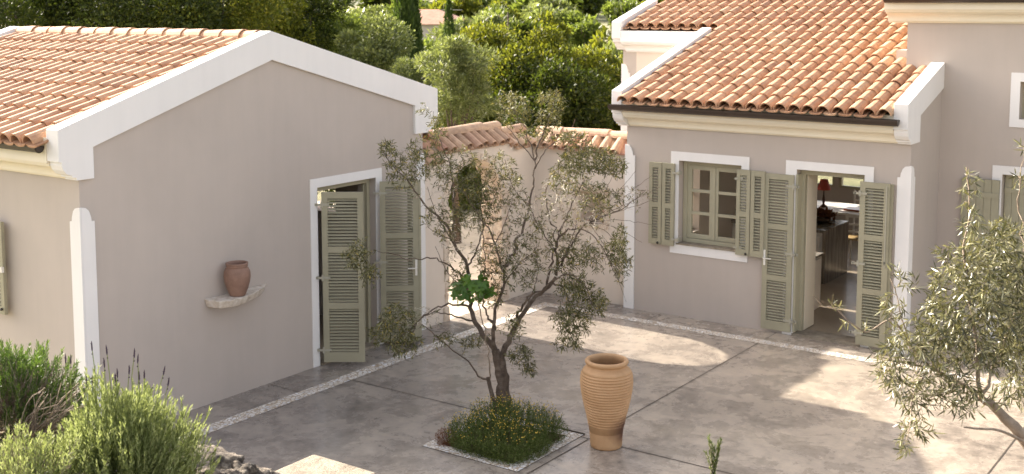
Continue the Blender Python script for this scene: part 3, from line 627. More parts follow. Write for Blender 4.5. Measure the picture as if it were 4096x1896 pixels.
# door shutters
door_shutter(MH,(-6.235,YF-.02,.05),Vector((-1,0,0)),Vector((0,-1,0)),.44,2.24,'louvred door shutter folded back left of the kitchen door',handle=True)
mb=MB(); mb.box(-6.215,-6.185,YF-.02,YF+.16,.05,2.30); mb.build('door_frame',M_sageframe,MH)
door_shutter(MH,(-5.285,YF-.05,.05),Vector((1,0,0)),Vector((0,-1,0)),.40,2.24,'louvred door shutter folded back right of the kitchen door')
mb=MB(); louvre_leaf(mb,(-5.27,YF-.01,.06),(1,0,0),(0,-1,0),.42,2.22,[.74,1.48]); s_=mb.build('shutter',M_sage,MH)
mb=MB(); mb.box(-4.93,-4.915,YF-.10,YF-.085,1.15,2.25); mb.box(-4.935,-4.91,YF-.1,YF-.08,1.2,1.24); mb.build('bolt',M_metal,s_)
mb=MB()
for q in ((-6.205,-6.14,YF+.14,YF+.22,.04,2.36),(-5.32,-5.255,YF+.14,YF+.22,.04,2.36),(-6.14,-5.32,YF+.14,YF+.22,2.29,2.36)): mb.box(*q)
mb.build('door_frame',M_sageframe,MH)
mb=MB(); mb.box(-6.18,-6.135,YF+.225,YF+.60,.04,2.28); mb.build('glazed_door',M_cream,MH)
# kitchen shell
mb=MB(); mb.add([(-8.65,15.98,.025),(-4.85,15.98,.025),(-4.85,19,.025),(-8.65,19,.025),(-10.6,19.1,.025),(-4.85,19.1,.025),(-4.85,23.95,.025),(-10.6,23.95,.025),(-8.65,19.1,.025)],[(0,1,2,3),(4,8,5,6,7),(3,2,5,8)]); mb.build('floor',M_floor,MH)
mb=MB(); mb.add([(-8.65,16,2.83),(-4.85,16,2.83),(-4.85,19,2.83),(-8.65,19,2.83),(-10.6,19.1,2.83),(-4.85,19.1,2.83),(-4.85,23.95,2.83),(-10.6,23.95,2.83),(-8.65,19.1,2.83)],[(0,1,2,3),(4,8,5,6,7),(3,2,5,8)]); mb.build('ceiling',M_interior,MH)
mb=MB()
for xa,xb in ((-9.25,-8.65),(-8.55,-7.9)):
    for q in ((xa,xa+.05,23.96,24.02,.86,2.1),(xb-.05,xb,23.96,24.02,.86,2.1),(xa+.05,xb-.05,23.96,24.02,.86,.91),(xa+.05,xb-.05,23.96,24.02,2.05,2.1),(xa+.05,xb-.05,23.965,24.02,1.4,1.43)): mb.box(*q)
mb.build('window',M_sageframe,MH)
mb=MB()
for q in ((-8.80,-8.75,16.6,17.6,.95,1.0),(-8.80,-8.75,16.6,17.6,2.25,2.3),(-8.80,-8.75,17.08,17.13,1.,2.25),(-8.80,-8.75,16.6,17.6,1.55,1.59)): mb.box(*q)
mb.build('window',M_sageframe,MH)
# tall block: cornice, upper window, door with board shutter
mb=MB(); mb.prismX([(17.05-a,4.40+b) for a,b in CORN]+[(17.05-.255,4.72),(17.05,4.72)],-5.42,3.6); mb.build('cornice',M_cream,MH)
mb=MB(); mb.prismY([(-5.16-a,4.42+b*.98) for a,b in CORN[1:]]+[(-5.16-.255,4.72),(-5.16,4.72)],17.055,24.2); mb.build('cornice',M_cream,MH)
mb=MB(); mb.box(-5.16,3.5,17.05,24.2,4.43,4.72); mb.prismX([(16.72,4.78),(20.6,5.9),(24.5,4.78),(24.5,4.72),(20.6,5.84),(16.72,4.72)],-5.5,3.7); rf2=mb.build('roof',M_under,MH)
mb=MB(); mb.prismX([(16.74+.06*math.cos(t),4.74-.06*math.sin(t)) for t in [PI*i/10 for i in range(11)]],-5.4,3.6); mb.build('gutter',M_gutter,MH)
mb=MB()
for q in ((-3.74,-3.62,3.0,3.74),(-2.9,-2.78,3.0,3.74),(-3.62,-2.9,3.62,3.74),(-3.62,-2.9,3.0,3.11)): mb.box(q[0],q[1],17.035,17.051,q[2],q[3])
mb.build('window_surround',M_white,MH)
mb=MB()
for q in ((-3.93,-3.80,0,2.46),(-2.9,-2.77,0,2.46),(-3.80,-2.9,2.34,2.46)): mb.box(q[0],q[1],17.035,17.051,q[2]+.003,q[3])
mb.build('door_surround',M_white,MH)
mb=MB(); mb.box(-3.62,-2.9,17.22,17.27,3.11,3.62); mb.build('shutter',M_sageframe,MH)
def boards(x0,x1,y,z0,z1,par_):
    m=MB(); n=max(3,int((x1-x0)/.09)); w_=(x1-x0)/n
    for i in range(n): m.box(x0+i*w_+.004,x0+(i+1)*w_-.004,y-.03,y,z0,z1)
    m.box(x0,x1,y-.02,y+.01,z0,z1)
    for z_ in (z0+.25,(z0+z1)/2,z1-.25): m.box(x0,x1,y-.045,y-.02,z_,z_+.07)
    return m.build('shutter',M_sage,par_)
boards(-4.32,-3.82,17.02,.9,2.26,MH)['label']='boarded shutter behind the foreground olive'; boards(-3.79,-2.91,17.2,.03,2.33,MH)
#================================================================== KITCHEN THINGS (seen through the door)
k=empty('kitchen_island',(-8.,19.4,.025),'kitchen island with dark veined marble top and waterfall side','kitchen island')
mb=MB(); mb.box(-9.1,-6.93,18.85,19.95,.88,.93); mb.box(-6.99,-6.93,18.85,19.95,.025,.879); mb.build('worktop',M_marble,k)
mb=MB(); mb.box(-9.05,-7.0,18.93,19.9,.025,.875); c_=mb.build('cabinet',M_whitepaint,k)
for x in (-7.55,-8.1,-8.65):
    mb=MB(); mb.box(x,x+.5,18.905,18.928,.1,.82); mb.build('door',M_whitepaint,c_)
k=empty('low_cabinet',(-6.75,16.75,.025),'low white kitchen cabinet just inside the open door','cabinet')
mb=MB(); mb.box(-7.1,-6.42,16.12,17.40,.84,.87); mb.build('worktop',M_marble,k)
mb=MB(); mb.box(-7.05,-6.45,16.15,17.38,.025,.838); c_=mb.build('cabinet',M_whitepaint,k)
mb=MB(); mb.box(-6.448,-6.43,16.2,16.74,.1,.8); mb.build('door',M_whitepaint,c_); mb=MB(); mb.box(-6.448,-6.43,16.78,17.33,.1,.8); mb.build('door',M_whitepaint,c_)
k=empty('dining_table',(-8.0,22.1,.025),'dining table behind the kitchen island','table')
mb=MB(); mb.box(-9.0,-6.6,21.6,22.7,.73,.765); mb.build('tabletop',M_whitepaint,k)
for x in (-8.9,-6.76):
    for y in (21.7,22.5): mb=MB(); mb.box(x,x+.06,y,y+.06,.025,.729); mb.build('leg',M_whitepaint,k)
def chair(x,y,rz,label):
    k=empty('dining_chair',(x,y,.025),label,'chair','white dining chairs in the kitchen'); c,s_=math.cos(rz),math.sin(rz)
    def B(m,x0,x1,y0,y1,z0,z1):
        vs=[(x+c*a-s_*b,y+s_*a+c*b,.025+zz) for zz in (z0,z1) for a,b in ((x0,y0),(x1,y0),(x1,y1),(x0,y1))]
        m.add(vs,[(0,3,2,1),(4,5,6,7),(0,1,5,4),(1,2,6,5),(2,3,7,6),(3,0,4,7)])
    m=MB(); B(m,-.21,.21,-.2,.2,.43,.46); m.build('seat',M_wood,k)
    for a in (-.2,.17):
        m=MB(); B(m,a,a+.03,.17,.2,0,.43); m.build('leg',M_whitepaint,k)
        m=MB(); B(m,a,a+.03,-.2,-.17,0,.92); m.build('leg',M_whitepaint,k)
    m=MB()
    for z_,hh in ((.84,.06),(.70,.035),(.57,.035)): B(m,-.17,.17,-.198,-.178,z_,z_+hh)
    m.build('backrest',M_whitepaint,k)
chair(-7.05,20.85,0.1,'white slatted dining chair nearest the kitchen island'); chair(-8.2,21.2,.1,'white dining chair left of the nearest one'); chair(-7.8,23.1,PI,'white dining chair on the far side of the table')
def lamp(x,y,label):
    k=empty('table_lamp',(x,y,.767),label,'lamp','red-shaded table lamps'); m=MB(); m.lathe([(0,0),(.07,0),(.06,.03),(.02,.06),(.03,.15),(.015,.25),(.012,.36),(0,.36)],(x,y,.767),14); m.build('base',M_dkbrown,k,smooth=True)
    m=MB(); m.lathe([(.13,.34),(.07,.54),(.066,.54),(.126,.34)],(x,y,.767),20); m.build('lamp_shade',M_shade,k,smooth=True)
lamp(-8.15,22.0,'red-shaded table lamp nearer the middle of the doorway'); lamp(-8.45,22.05,'red-shaded table lamp cut off by the left door jamb')
m=MB(); m.lathe([(0,0),(.1,0),(.17,.12),(.15,.25),(.08,.32),(.09,.35),(.0,.35)],(-8.38,21.75,.767),16); tag(m.build('ceramic_vase',M_orange,loc=(-8.38,21.75,.767),smooth=True),'orange ceramic vase on the dining table','vase')
m=MB(); m.lathe([(0,0),(.08,0),(.13,.1),(.1,.3),(.05,.36),(.0,.36)],(-7.0,21.9,.767),16); tag(m.build('ceramic_vase',M_dkbrown,loc=(-7.0,21.9,.767),smooth=True),'dark vase at the right end of the dining table','vase')
m=MB(); m.box(-7.7,-7.3,21.85,22.15,.767,.80); tag(m.build('tray',M_tray,loc=(-7.5,22,.767)),'red lacquer tray lying on the dining table','tray')
m=MB(); m.lathe([(0,0),(.1,0),(.22,.05),(.24,.055),(.1,.02),(0,.02)],(-7.35,19.5,.932),24); tag(m.build('plate',M_dkbrown,loc=(-7.35,19.5,.932),smooth=True),'dark shallow dish on the marble island','dish')
P=ell((-7.4,19.9,1.02),(.28,.12,.07),260); t_=empty('dried_bouquet',(-7.4,19.9,.932),'bundle of dried brown leaves lying on the marble island','dried plant'); leaves('foliage',P,RNG.normal(size=P.shape),.09,.045,L_dry,t_,(-7.4,19.9,.932))
m=MB(); m.lathe([(0,0),(.13,0),(.16,.3),(.165,.42),(.15,.42),(.14,.3),(.1,.03),(0,.03)],(-5.78,17.6,.026),20); tag(m.build('wicker_basket',M_whitepaint,loc=(-5.78,17.6,.026)),'white woven basket on the kitchen floor beside the right shutter','basket')
#================================================================== GARDEN WALL
GW=empty('garden_wall',(-10.7,14.4,0),'cream garden wall with stone arch and weathered tile coping between the two houses','wall')
XW=-10.70; arch=[(13.50,-.05)]+[(13.50,1.6)]+[(14.215-.715*math.cos(t),1.6+.73*math.sin(t)) for t in [PI*i/16 for i in range(1,16)]]+[(14.93,1.6),(14.93,-.05)]
mb=MB(); mb.prismX([(12.945,-.05)]+arch+[(15.80,-.05),(15.80,2.50),(12.945,2.50)],XW,XW-.34); mb.build('wall',M_wall2,GW)
mb=MB(); wallY(mb,15.80,16.15,XW,-8.935,-.05,2.43,[(-9.84,-9.36,1.25,1.72)]); mb.build('wall',M_wall2,GW)
mb=MB(); mb.box(-9.84,-9.36,16.10,16.16,1.2,1.8); mb.build('niche_back',M_surr,GW)
m=MB()
for q in ((-9.90,-9.30,15.755,15.95,1.17,1.25),(-9.92,-9.84,15.765,15.95,1.25,1.74),(-9.36,-9.28,15.77,15.95,1.25,1.72),(-9.90,-9.30,15.76,15.95,1.74,1.83)): m.box(*q)
nf=m.build('niche_surround',M_surr,GW,bevel=.012); roughen(nf,.008,10,2,1)
def stones():
    m=MB()
    for side,y0 in ((0,13.50),(1,14.93)):
        z=-.02
        while z<1.6:
            hh=random.uniform(.16,.34); dp=random.uniform(.03,.10); out=random.uniform(.0,.08)
            ya,yb=(y0-.03-out,y0+dp*.7) if side==0 else (y0-dp,y0+.10+out)
            m.box(XW-.36-random.uniform(0,.04),XW+random.uniform(.008,.035),ya,yb,z+.006,z+hh-.006); z+=hh
    n=11
    for i in range(n):
        a0=PI*i/n+.015; a1=PI*(i+1)/n-.015; r0=random.uniform(-.02,.0); r1=random.uniform(.09,.13)
        pts=[(14.215-(.715+r)*math.cos(a),1.6+(.73+r)*math.sin(a)) for a,r in ((a0,r0),(a1,r0),(a1,r1),(a0,r1))]
        m.prismX(pts,XW+random.uniform(.008,.03),XW-.37)
    return m
st=stones().build('stone_surround',M_surr,GW,bevel=.02); roughen(st,.014,7,2,5)
# coping
def coping(axis,c0,c1,cross,zr_,half=.28,drop=.20,r=.088,hip=False):
    m=MB(); n=max(2,int(round((c1-c0)/.205))); p=(c1-c0)/n
    for sgn in (-1,1):
        for i in range(n):
            c=c0+(i+.5)*p
            if axis=='y': ax=Vector((0,1,0)); upd=Vector((-sgn*half,0,drop)).normalized(); o=Vector((cross+sgn*half,c,zr_-drop))
            else: ax=Vector((1,0,0)); upd=Vector((0,-sgn*half,drop)).normalized(); o=Vector((c,cross+sgn*half,zr_-drop))
            nrm=ax.cross(upd); nrm=nrm if nrm.z>0 else -nrm
            u=(upd+ax*random.gauss(0,.07)).normalized()
            tile_course(m,o+ax*random.gauss(0,.012)-upd*random.uniform(-.01,.05),ax,u,nrm,.36,r*random.uniform(.9,1.08),r*.8,th=.015,lift=.01)
            tile_course(m,o+ax*(p/2)-upd*.03,ax,upd,nrm,.38,r,r*.85,th=.015,pan=True)
    L=c1-c0; nr=max(1,int(round(L/.42)))
    for i in range(nr):
        c=c0+i*L/nr; ax=Vector((1,0,0)) if axis=='y' else Vector((0,1,0)); u=Vector((0,1,0)) if axis=='y' else Vector((1,0,0))
        o=Vector((cross,c,zr_)) if axis=='y' else Vector((c,cross,zr_))
        tile_course(m,o+Vector((0,0,random.uniform(-.008,.012))),ax,(u+ax*random.gauss(0,.02)).normalized(),Vector((0,0,1)),L/nr+.05,.098,.108,th=.016,seg=9)
    return m
cp=coping('y',13.30,15.05,XW-.24,2.73); 
m2=coping('x',-10.75,-9.02,16.0,2.60); cp.add(m2.v,m2.f); m3=coping('y',15.05,15.75,XW-.24,2.62); cp.add(m3.v,m3.f); m4=coping('y',12.97,13.30,XW-.22,2.60); cp.add(m4.v,m4.f)
cp.build('tile_coping',M_tileold,GW,norm=False)
mb=MB(); mb.prism([(XW+.02,2.505),(XW-.5,2.505),(XW-.24,2.72)],lambda a,b:(a,13.3,b),lambda a,b:(a,15.05,b)); mb.prism([(XW+.02,2.505),(XW-.5,2.505),(XW-.24,2.61)],lambda a,b:(a,12.97,b),lambda a,b:(a,13.298,b)); mb.prism([(XW+.02,2.505),(XW-.5,2.505),(XW-.24,2.6)],lambda a,b:(a,15.052,b),lambda a,b:(a,15.8,b))
mb.prismX([(15.78,2.435),(16.17,2.435),(16.0,2.6)],-10.7,-8.94); mb.build('mortar',M_mortar,GW)
#================================================================== PLANTER SQUARE
def frame_sheet(name,x0,x1,y0,y1,b,z,m):
    return sheet(name,x0,x1,y0,y1,z,m,[(x0+b,x1-b,y0+b,y1-b)])
frame_sheet('pebble_border',PX0,PX1,PY0,PY1,.15,.006,M_peb)
tag(MB().box(PX0+.1,PX1-.1,PY0+.1,PY1-.1,-.1,.0).build('planting_bed',M_soil),kind='structure')
mb=MB(); mb.box(PX0+.15,PX1+.005,PY1-.008,PY1+.008,-.03,.018); tag(mb.build('edging_strip',M_joint),'dark metal edging strip along the back of the planted square','edging')
# cushion of yellow-flowered santolina
bc=np.array([-7.17,9.99,0.]); SN=empty('santolina_bush',tuple(bc),'low green santolina cushion dotted with yellow button flowers under the olive','shrub')
n=1250; u=RNG.uniform(-1,1,(n*2,2)); u=u[(np.abs(u)**3).sum(1)<1][:n]; bx_=bc[0]+u[:,0]*.50; by_=bc[1]+u[:,1]*.54
rr=np.clip(1-(np.abs(u)**2.4).sum(1)**.5*.5,0,1); hz=.10+.20*rr*RNG.uniform(.75,1.2,n)
hz+= .10*(by_>bc[1]+.1)*RNG.uniform(.3,1,n)
lean=np.stack([u[:,0]*.22,u[:,1]*.22,np.ones(n)],1)+RNG.normal(0,.1,(n,3))*[1,1,0]; lean=unit(lean)
Pb=np.stack([bx_,by_,np.zeros(n)],1); Pt=Pb+lean*hz[:,None]
st=MB(); Pl=[];Dl=[]
for i in range(n):
    if i%2==0: st.tube([Pb[i],Pt[i]],[.0015,.001],3,cap=False)
    m_=12
    for q in range(m_):
        t=RNG.uniform(.15,1); Pl.append(Pb[i]+(Pt[i]-Pb[i])*t+RNG.normal(0,.006,3)); Dl.append(lean[i]*1.+RNG.normal(0,.7,3))
st.build('stems',L_sant,SN,norm=False)
leaves('foliage',Pl,Dl,RNG.uniform(.022,.04,len(Pl)),.006,L_sant,SN,tuple(bc))
fl=MB()
for i in range(n):
    if u[i,0]+u[i,1]*.2<.95 and RNG.random()<(.48 if by_[i]>bc[1]-.35 else .2):
        c=Pt[i]+lean[i]*RNG.uniform(.01,.05); fl.ball(c,RNG.uniform(.004,.0068),6,4,.8)
tag(fl.build('flowers',L_yel,SN,norm=False),kind='stuff')
# spilling grey-green tufts at the front, dried tuft on the left
def tuft(parent,name,c,r,n,L,W,m,off):
    P=ell(c,r,n); P[:,2]=np.maximum(P[:,2],.01); return leaves(name,P,unit(P-np.array(c))*.6+RNG.normal(0,.6,P.shape)+[0,0,.5],L,W,m,parent,off)
for c,r,n_ in (((-6.85,9.55,.07),(.26,.13,.10),2600),((-7.2,9.53,.06),(.3,.11,.10),1800),((-6.66,9.85,.07),(.11,.3,.11),2400),((-6.72,10.3,.1),(.12,.22,.13),1500)): tuft(SN,'foliage',c,r,n_,RNG.uniform(.02,.035,n_),.005,L_sant,tuple(bc))
t_=tuft(SN,'foliage',(-7.62,9.60,.06),(.13,.12,.10),1500,.03,.004,L_dry,tuple(bc)); t_['label']='dried reddish-brown patch at the left of the cushion'
#================================================================== CENTRAL OLIVE
D0=13.55; TB0=at(1266,1048,D0); TB0[2]=0; OT=empty('olive_tree',tuple(TB0),'sparse old olive tree with twisted trunk growing from the planted square in the courtyard','tree')
T=Tree(); q=lambda x,y,d=0: at(x,y,D0+d)
base=np.array([TB0[0],TB0[1],0.02])
T.limb([base,q(1264,1010),q(1262,965),q(1256,915),q(1246,880)],.125,.075,.006)
T.limb([base+RT*.03,q(1272,1000),q(1270,950,-.03),q(1262,900,-.02)],.105,.055,.006)
T.limb([base+RT*.12,q(1284,1020),q(1275,985),q(1265,940)],.07,.04,.004)
T.limb([base-RT*.08+[0,0,.02],q(1240,1000,-.1),q(1234,975,-.12),q(1227,950,-.14)],.05,.034,.004)
T.limb([q(1227,955,-.14),q(1205,945,-.2),q(1180,912,-.25),q(1150,890,-.3),q(1115,862,-.3),q(1085,835,-.25),q(1060,815,-.2)],.014,.006,.006)
T.limb([q(1246,880),q(1232,862,.03),q(1215,840,.08),q(1197,810,.12),q(1184,775,.15),q(1178,725,.15),q(1175,668,.1),q(1159,639,.05),q(1137,604,0),q(1128,570,-.05),q(1089,535,-.1),q(1058,499,-.15),q(1029,458,-.2),q(990,420,-.2),q(958,372,-.2)],.055,.006,.006)
T.limb([q(1137,604),q(1140,560,.15),q(1143,520,.25),q(1138,461,.3),q(1131,410,.35),q(1110,360,.35),q(1096,318,.4),q(1090,280,.4)],.026,.004)
T.limb([q(1180,740,.15),q(1166,700,.1),q(1140,672,0),q(1110,655,-.1),q(1085,650,-.15),q(1040,652,-.2),q(990,640,-.25),q(950,632,-.3)],.024,.006)
T.limb([q(1178,770,.1),q(1140,765,-.2),q(1100,775,-.35),q(1060,800,-.5),q(1030,830,-.55),q(1000,850,-.6)],.016,.006)
T.limb([q(1195,810,.1),q(1160,800,-.2),q(1120,790,-.4),q(1080,790,-.5),q(1050,815,-.6),q(1035,850,-.6)],.014,.005)
T.limb([q(1246,880),q(1240,845,-.1),q(1243,810,-.15),q(1248,780,-.15),q(1257,750,-.15),q(1271,712,-.1),q(1262,671,-.1),q(1246,614,-.1),q(1233,580,-.15),q(1214,555,-.2),q(1190,520,-.2),q(1165,480,-.3)],.042,.005,.006)
T.limb([q(1262,671,-.1),q(1290,640,.1),q(1304,600,.2),q(1318,560,.25),q(1331,520,.3),q(1341,470,.3),q(1344,404,.3),q(1334,363,.3),q(1325,325,.3),q(1300,290,.3),q(1288,262,.3)],.034,.005)
T.limb([q(1344,404,.3),q(1352,370,.3),q(1362,345,.3),q(1380,300,.3),q(1392,265,.3),q(1400,232,.3)],.016,.004)
T.limb([q(1345,425,.3),q(1365,385,.35),q(1400,355,.4),q(1440,345,.4),q(1475,355,.4)],.012,.003)
T.limb([q(1258,908),q(1272,870,.05),q(1290,838,.1),q(1306,800,.15),q(1330,768,.2),q(1360,737,.25),q(1391,712,.25),q(1402,671,.2),q(1398,630,.15),q(1406,595,.1),q(1420,560,.1),q(1445,500,.1),q(1470,455,.1)],.06,.007,.006)
T.limb([q(1372,730,.25),q(1380,700,.35),q(1392,650,.45),q(1395,600,.5),q(1385,550,.5),q(1372,493,.55),q(1390,440,.55),q(1430,400,.5)],.028,.005)
T.limb([q(1402,671,.2),q(1428,636,.1),q(1450,590,0),q(1480,560,-.1),q(1530,540,-.15),q(1575,520,-.2),q(1625,478,-.25)],.018,.003)
T.limb([q(1391,712,.25),q(1430,725,.1),q(1450,722,.05)],.014,.009)
T.limb([q(1300,800,.1),q(1316,760,-.1),q(1345,735,-.2),q(1370,725,-.25),q(1395,700,-.3),q(1430,690,-.35),q(1470,720,-.4),q(1490,770,-.4)],.018,.005)
T.limb([q(1404,598,.1),q(1430,580,-.1),q(1470,580,-.3),q(1500,600,-.4),q(1530,650,-.5),q(1550,700,-.5)],.012,.004)
T.limb([q(1246,830,-.1),q(1220,780,.2),q(1212,720,.4),q(1222,660,.5),q(1215,600,.55),q(1225,540,.6),q(1250,480,.6),q(1262,430,.6)],.022,.004)
T.limb([q(1175,668,.1),q(1205,610,.2),q(1215,560,.3),q(1205,500,.3),q(1190,450,.3)],.014,.004)
for ex,ey,ed in ((1640,440,-.3),(1655,500,-.2),(1640,565,-.3),(1615,610,-.2),(1600,430,-.1),(1660,470,-.35),(1590,660,-.3),(1575,760,-.3),(1560,400,0)): T.limb([q(1480,560,-.1),q(1480+(ex-1480)*.45,560+(ey-560)*.35-8,ed*.6),q(ex,ey,ed)],.0055,.0022,.008)
for (a0,a1,a2) in (((1344,404,.3),(1300,350,.3),(1262,300,.3)),((1331,520,.3),(1290,470,.2),(1270,400,.2)),((1398,630,.1),(1350,560,0),(1320,480,-.1)),((1402,671,.2),(1440,600,.3),(1460,500,.4)),((1246,614,-.1),(1270,560,-.2),(1290,500,-.3)),((1137,604,0),(1105,590,.1),(1075,570,.1)),((1137,604,0),(1100,545,-.3),(1075,470,-.35)),((1178,725,.1),(1130,690,-.2),(1095,620,-.3)),((1322,778,.1),(1350,700,-.2),(1350,600,-.3)),((1271,712,-.1),(1310,660,-.2),(1350,630,-.3))): T.limb([q(*a0),q(*a1),q(*a2)],.009,.003,.008)
tw=[]
C=lambda *a: tw.append(('',a))
leafy=[]
for a in ((1290,275,13.85,.24,.22,.25,48),(1385,275,13.85,.18,.24,.22,46),(1355,330,13.9,.25,.15,.25,24),(1440,350,13.95,.24,.12,.25,26),
          (1560,640,13.2,.12,.35,.3,30),(1510,500,13.4,.25,.2,.3,30),(1480,400,13.7,.35,.17,.35,90),(1540,420,13.6,.22,.12,.3,40),(1430,450,13.7,.25,.2,.3,40),(975,375,13.3,.12,.12,.2,14),(1010,420,13.3,.22,.25,.25,34),(1060,400,13.3,.2,.3,.3,30),(1095,330,13.8,.12,.18,.2,16),(1060,270,13.7,.06,.08,.1,4),
          (1150,430,13.8,.3,.3,.4,55),(1200,520,13.6,.3,.28,.4,60),(1200,470,13.9,.2,.2,.3,30),(1250,420,14.,.25,.2,.3,22),(1110,560,13.3,.25,.2,.3,24),(1240,660,13.4,.25,.2,.4,20),(1330,620,13.5,.3,.4,.4,36),(1230,740,13.5,.2,.15,.3,16),(1420,640,13.6,.2,.3,.3,34),(1300,690,13.3,.3,.2,.3,20),(1150,690,13.4,.15,.2,.2,10),(1290,480,13.8,.2,.25,.3,18)):
    leafy+=T.grow(oell(*a[:-1],int(a[-1]*2.8)),0,wob=.014,rmin=.0026)
hang=[]
for a,dr in (((900,640,13.25,.15,.16,.2,26),.14),((930,690,13.2,.12,.1,.15,16),.10),((1000,800,12.95,.22,.16,.22,40),.14),((1010,860,12.9,.22,.12,.2,44),.10),((960,840,12.95,.15,.1,.2,16),.1),
            ((1450,720,13.3,.22,.12,.25,40),.25),((1440,800,13.3,.2,.2,.25,60),.20),((1500,760,13.25,.14,.15,.2,40),.16),((1430,860,13.3,.15,.08,.2,22),.12),((1550,640,13.1,.12,.2,.2,20),.18),((1480,640,13.2,.15,.18,.2,22),.18),
            ((1310,890,13.4,.13,.12,.15,30),.10),((1330,930,13.45,.10,.08,.12,18),.08),((1190,860,13.35,.15,.06,.15,14),.08),((1120,850,13.2,.15,.05,.15,8),.1),((1290,820,13.4,.15,.15,.2,16),.08)):
    hang+=T.grow(oell(*a[:-1],int(a[-1]*2.4)),dr*.6,wob=.012)
bare=[]
for a in ((1380,560,13.4,.5,.36,.4,170),(1300,640,13.3,.35,.3,.3,90),(1200,600,13.4,.4,.3,.4,70),(1440,480,13.5,.45,.25,.4,80),(1260,500,13.7,.3,.25,.3,50),(1090,470,13.4,.3,.25,.3,40),(1600,490,13.3,.22,.12,.2,30),(1050,800,12.9,.3,.15,.2,40),(1500,640,13.2,.2,.25,.2,40),(1580,500,13.3,.25,.15,.2,26),(1480,560,13.2,.3,.2,.3,50),(1130,620,13.3,.2,.3,.3,20),(1350,690,13.2,.3,.12,.3,30)): bare+=T.grow(oell(*a[:-1],int(a[-1]*2.2)),0,seg=.04,wob=.016,rmax=.007,rmin=.0036)
nb=len(bare); bset={id(b[0]) for b in bare}
T.paths=[(p,[r*(.62 if max(R_)>.02 else .9) for r in R_]) if id(p) not in bset else (p,R_) for p,R_ in T.paths]
T.wood('trunk',M_bark,OT,TB0,12,M_twig,bset)
P1,D1=leaf_pts(leafy,.9,.027,1.2,2,.3); P2,D2=leaf_pts(hang,.9,.027,1.1,2,.36); P3,D3=leaf_pts(bare[::4],.5,.05,.8,1,.1)
P=np.concatenate([P1,P2,P3]); D=np.concatenate([D1,D2+[0,0,-.1],D3]); print('olive leaves',len(P))
leaves('foliage',P,D,RNG.uniform(.036,.064,len(P)),RNG.uniform(.009,.013,len(P)),L_olive,OT,tuple(TB0))
# fig sapling leaning in the fork
FG=empty('fig_sapling',tuple(at(1236,1030,D0+.1)*[1,1,0]),'young fig sapling with broad lobed leaves growing through the olive branches','sapling'); fo=np.array(FG.location)
FT=Tree(); FT.limb([fo+[0,0,.02],at(1232,930,D0-.2),at(1222,850,D0-.3),at(1205,770,D0-.35),at(1190,720,D0-.35)],.012,.006); fg=FT.grow(oell(1190,725,D0-.35,.26,.20,.16,44),0); FT.wood('stem',M_barkp,FG,fo)
def fig_leaf(mb,p,n,d,s):
    n=unit(np.array(n));d=np.array(d)-n*np.dot(d,n);d=unit(d);e=np.cross(n,d); out=[]
    for a,r in ((-150,.30),(-118,.78),(-98,.72),(-76,.52),(-56,.98),(-36,.92),(-22,.58),(-10,1.02),(0,1.15),(10,1.02),(22,.58),(36,.92),(56,.98),(76,.52),(98,.72),(118,.78),(150,.30)):
        t=math.radians(a); out.append(p+(d*math.cos(t)+e*math.sin(t))*r*s*.55+n*(-.10*s*r*r))
    c=p+d*s*.12; mb.add([p,*out],[(0,i+1,i+2) for i in range(len(out)-1)])
mb=MB()
for pts,R in fg:
    v=RNG.normal(0,.5,3); fig_leaf(mb,np.array(pts[-1]),np.array([.15,-.45,.8])+v*.8,RNG.normal(size=3)+[0,-.3,-.2],RNG.uniform(.12,.19))
mb.build('foliage',L_fig,FG,norm=False)
#================================================================== FOREGROUND TERRACE
zt=2.28
mb=MB(); dirf=unit(np.array([FW[0],FW[1],0])); rt=RT
def gp(l,d,z): p=rt*l+dirf*d; return (p[0],p[1],z)
outl=[(-4.0,1.0),(-4.0,5.55),(-1.9,5.5),(-1.2,5.45),(-.5,5.35),(1.2,5.3),(4.,5.3),(4.,1.0)]
mb.prism(outl,lambda a,b:gp(a,b,-.05),lambda a,b:gp(a,b,zt)); tag(mb.build('terrace',M_soil),kind='structure')
def rock(p,s,seed,label,rot=0):
    bm=bmesh.new(); bmesh.ops.create_icosphere(bm,subdivisions=4,radius=1)
    for v in bm.verts:
        n=v.co.normalized(); k=1+mnoise.noise(n*1.3+Vector((seed*3.1,0,0)))*.55+abs(mnoise.noise(n*3+Vector((0,seed,0))))*.45-.1+abs(mnoise.noise(n*7+Vector((0,seed,2))))*.22+mnoise.noise(n*18)*.06
        # flattened facets
        for a in range(5):
            f=Vector((math.sin(seed*7+a*2.1),math.cos(seed*3+a*1.7),math.sin(a*2.7+seed))).normalized(); dd=n.dot(f)*k
            if dd>.72: k*= .72/dd*.35+.65
        v.co=Vector((n.x*s[0],n.y*s[1],n.z*s[2]))*k*.98
    me=bpy.data.meshes.new('rock'); bm.to_mesh(me); bm.free(); me.shade_smooth(); o=link('rock',me,M_stone,loc=p); o.rotation_euler=(0,0,rot); return tag(o,label,'rock','rocks edging the foreground terrace')
for i,(x,y,d,s,lab) in enumerate(((415,1182,5.45,(.10,.09,.07),'small grey rock half hidden under the right edge of the lavender'),(468,1176,5.35,(.10,.08,.055),'low pitted rock between the lavender and the large flat rock'),(462,1140,5.62,(.09,.08,.05),'brown-shaded rock behind the others under the lavender'),(535,1168,5.5,(.15,.11,.075),'largest flat-topped pale rock of the foreground row'),(605,1192,5.45,(.075,.08,.055),'pale pitted rock right of the largest flat one'),(520,1196,5.25,(.05,.05,.04),'small brown stone in front of the largest rock'),(655,1203,5.5,(.09,.08,.055),'rightmost pale rock touching the sandstone slab'),(575,1203,5.3,(.06,.06,.04),'small stone at the bottom edge below the largest rock'))):
    rock(tuple(at(x,y,d)),s,i*1.37+1,lab,i)
mb=MB(); c=at(790,1141,6.0); z0=c[2]
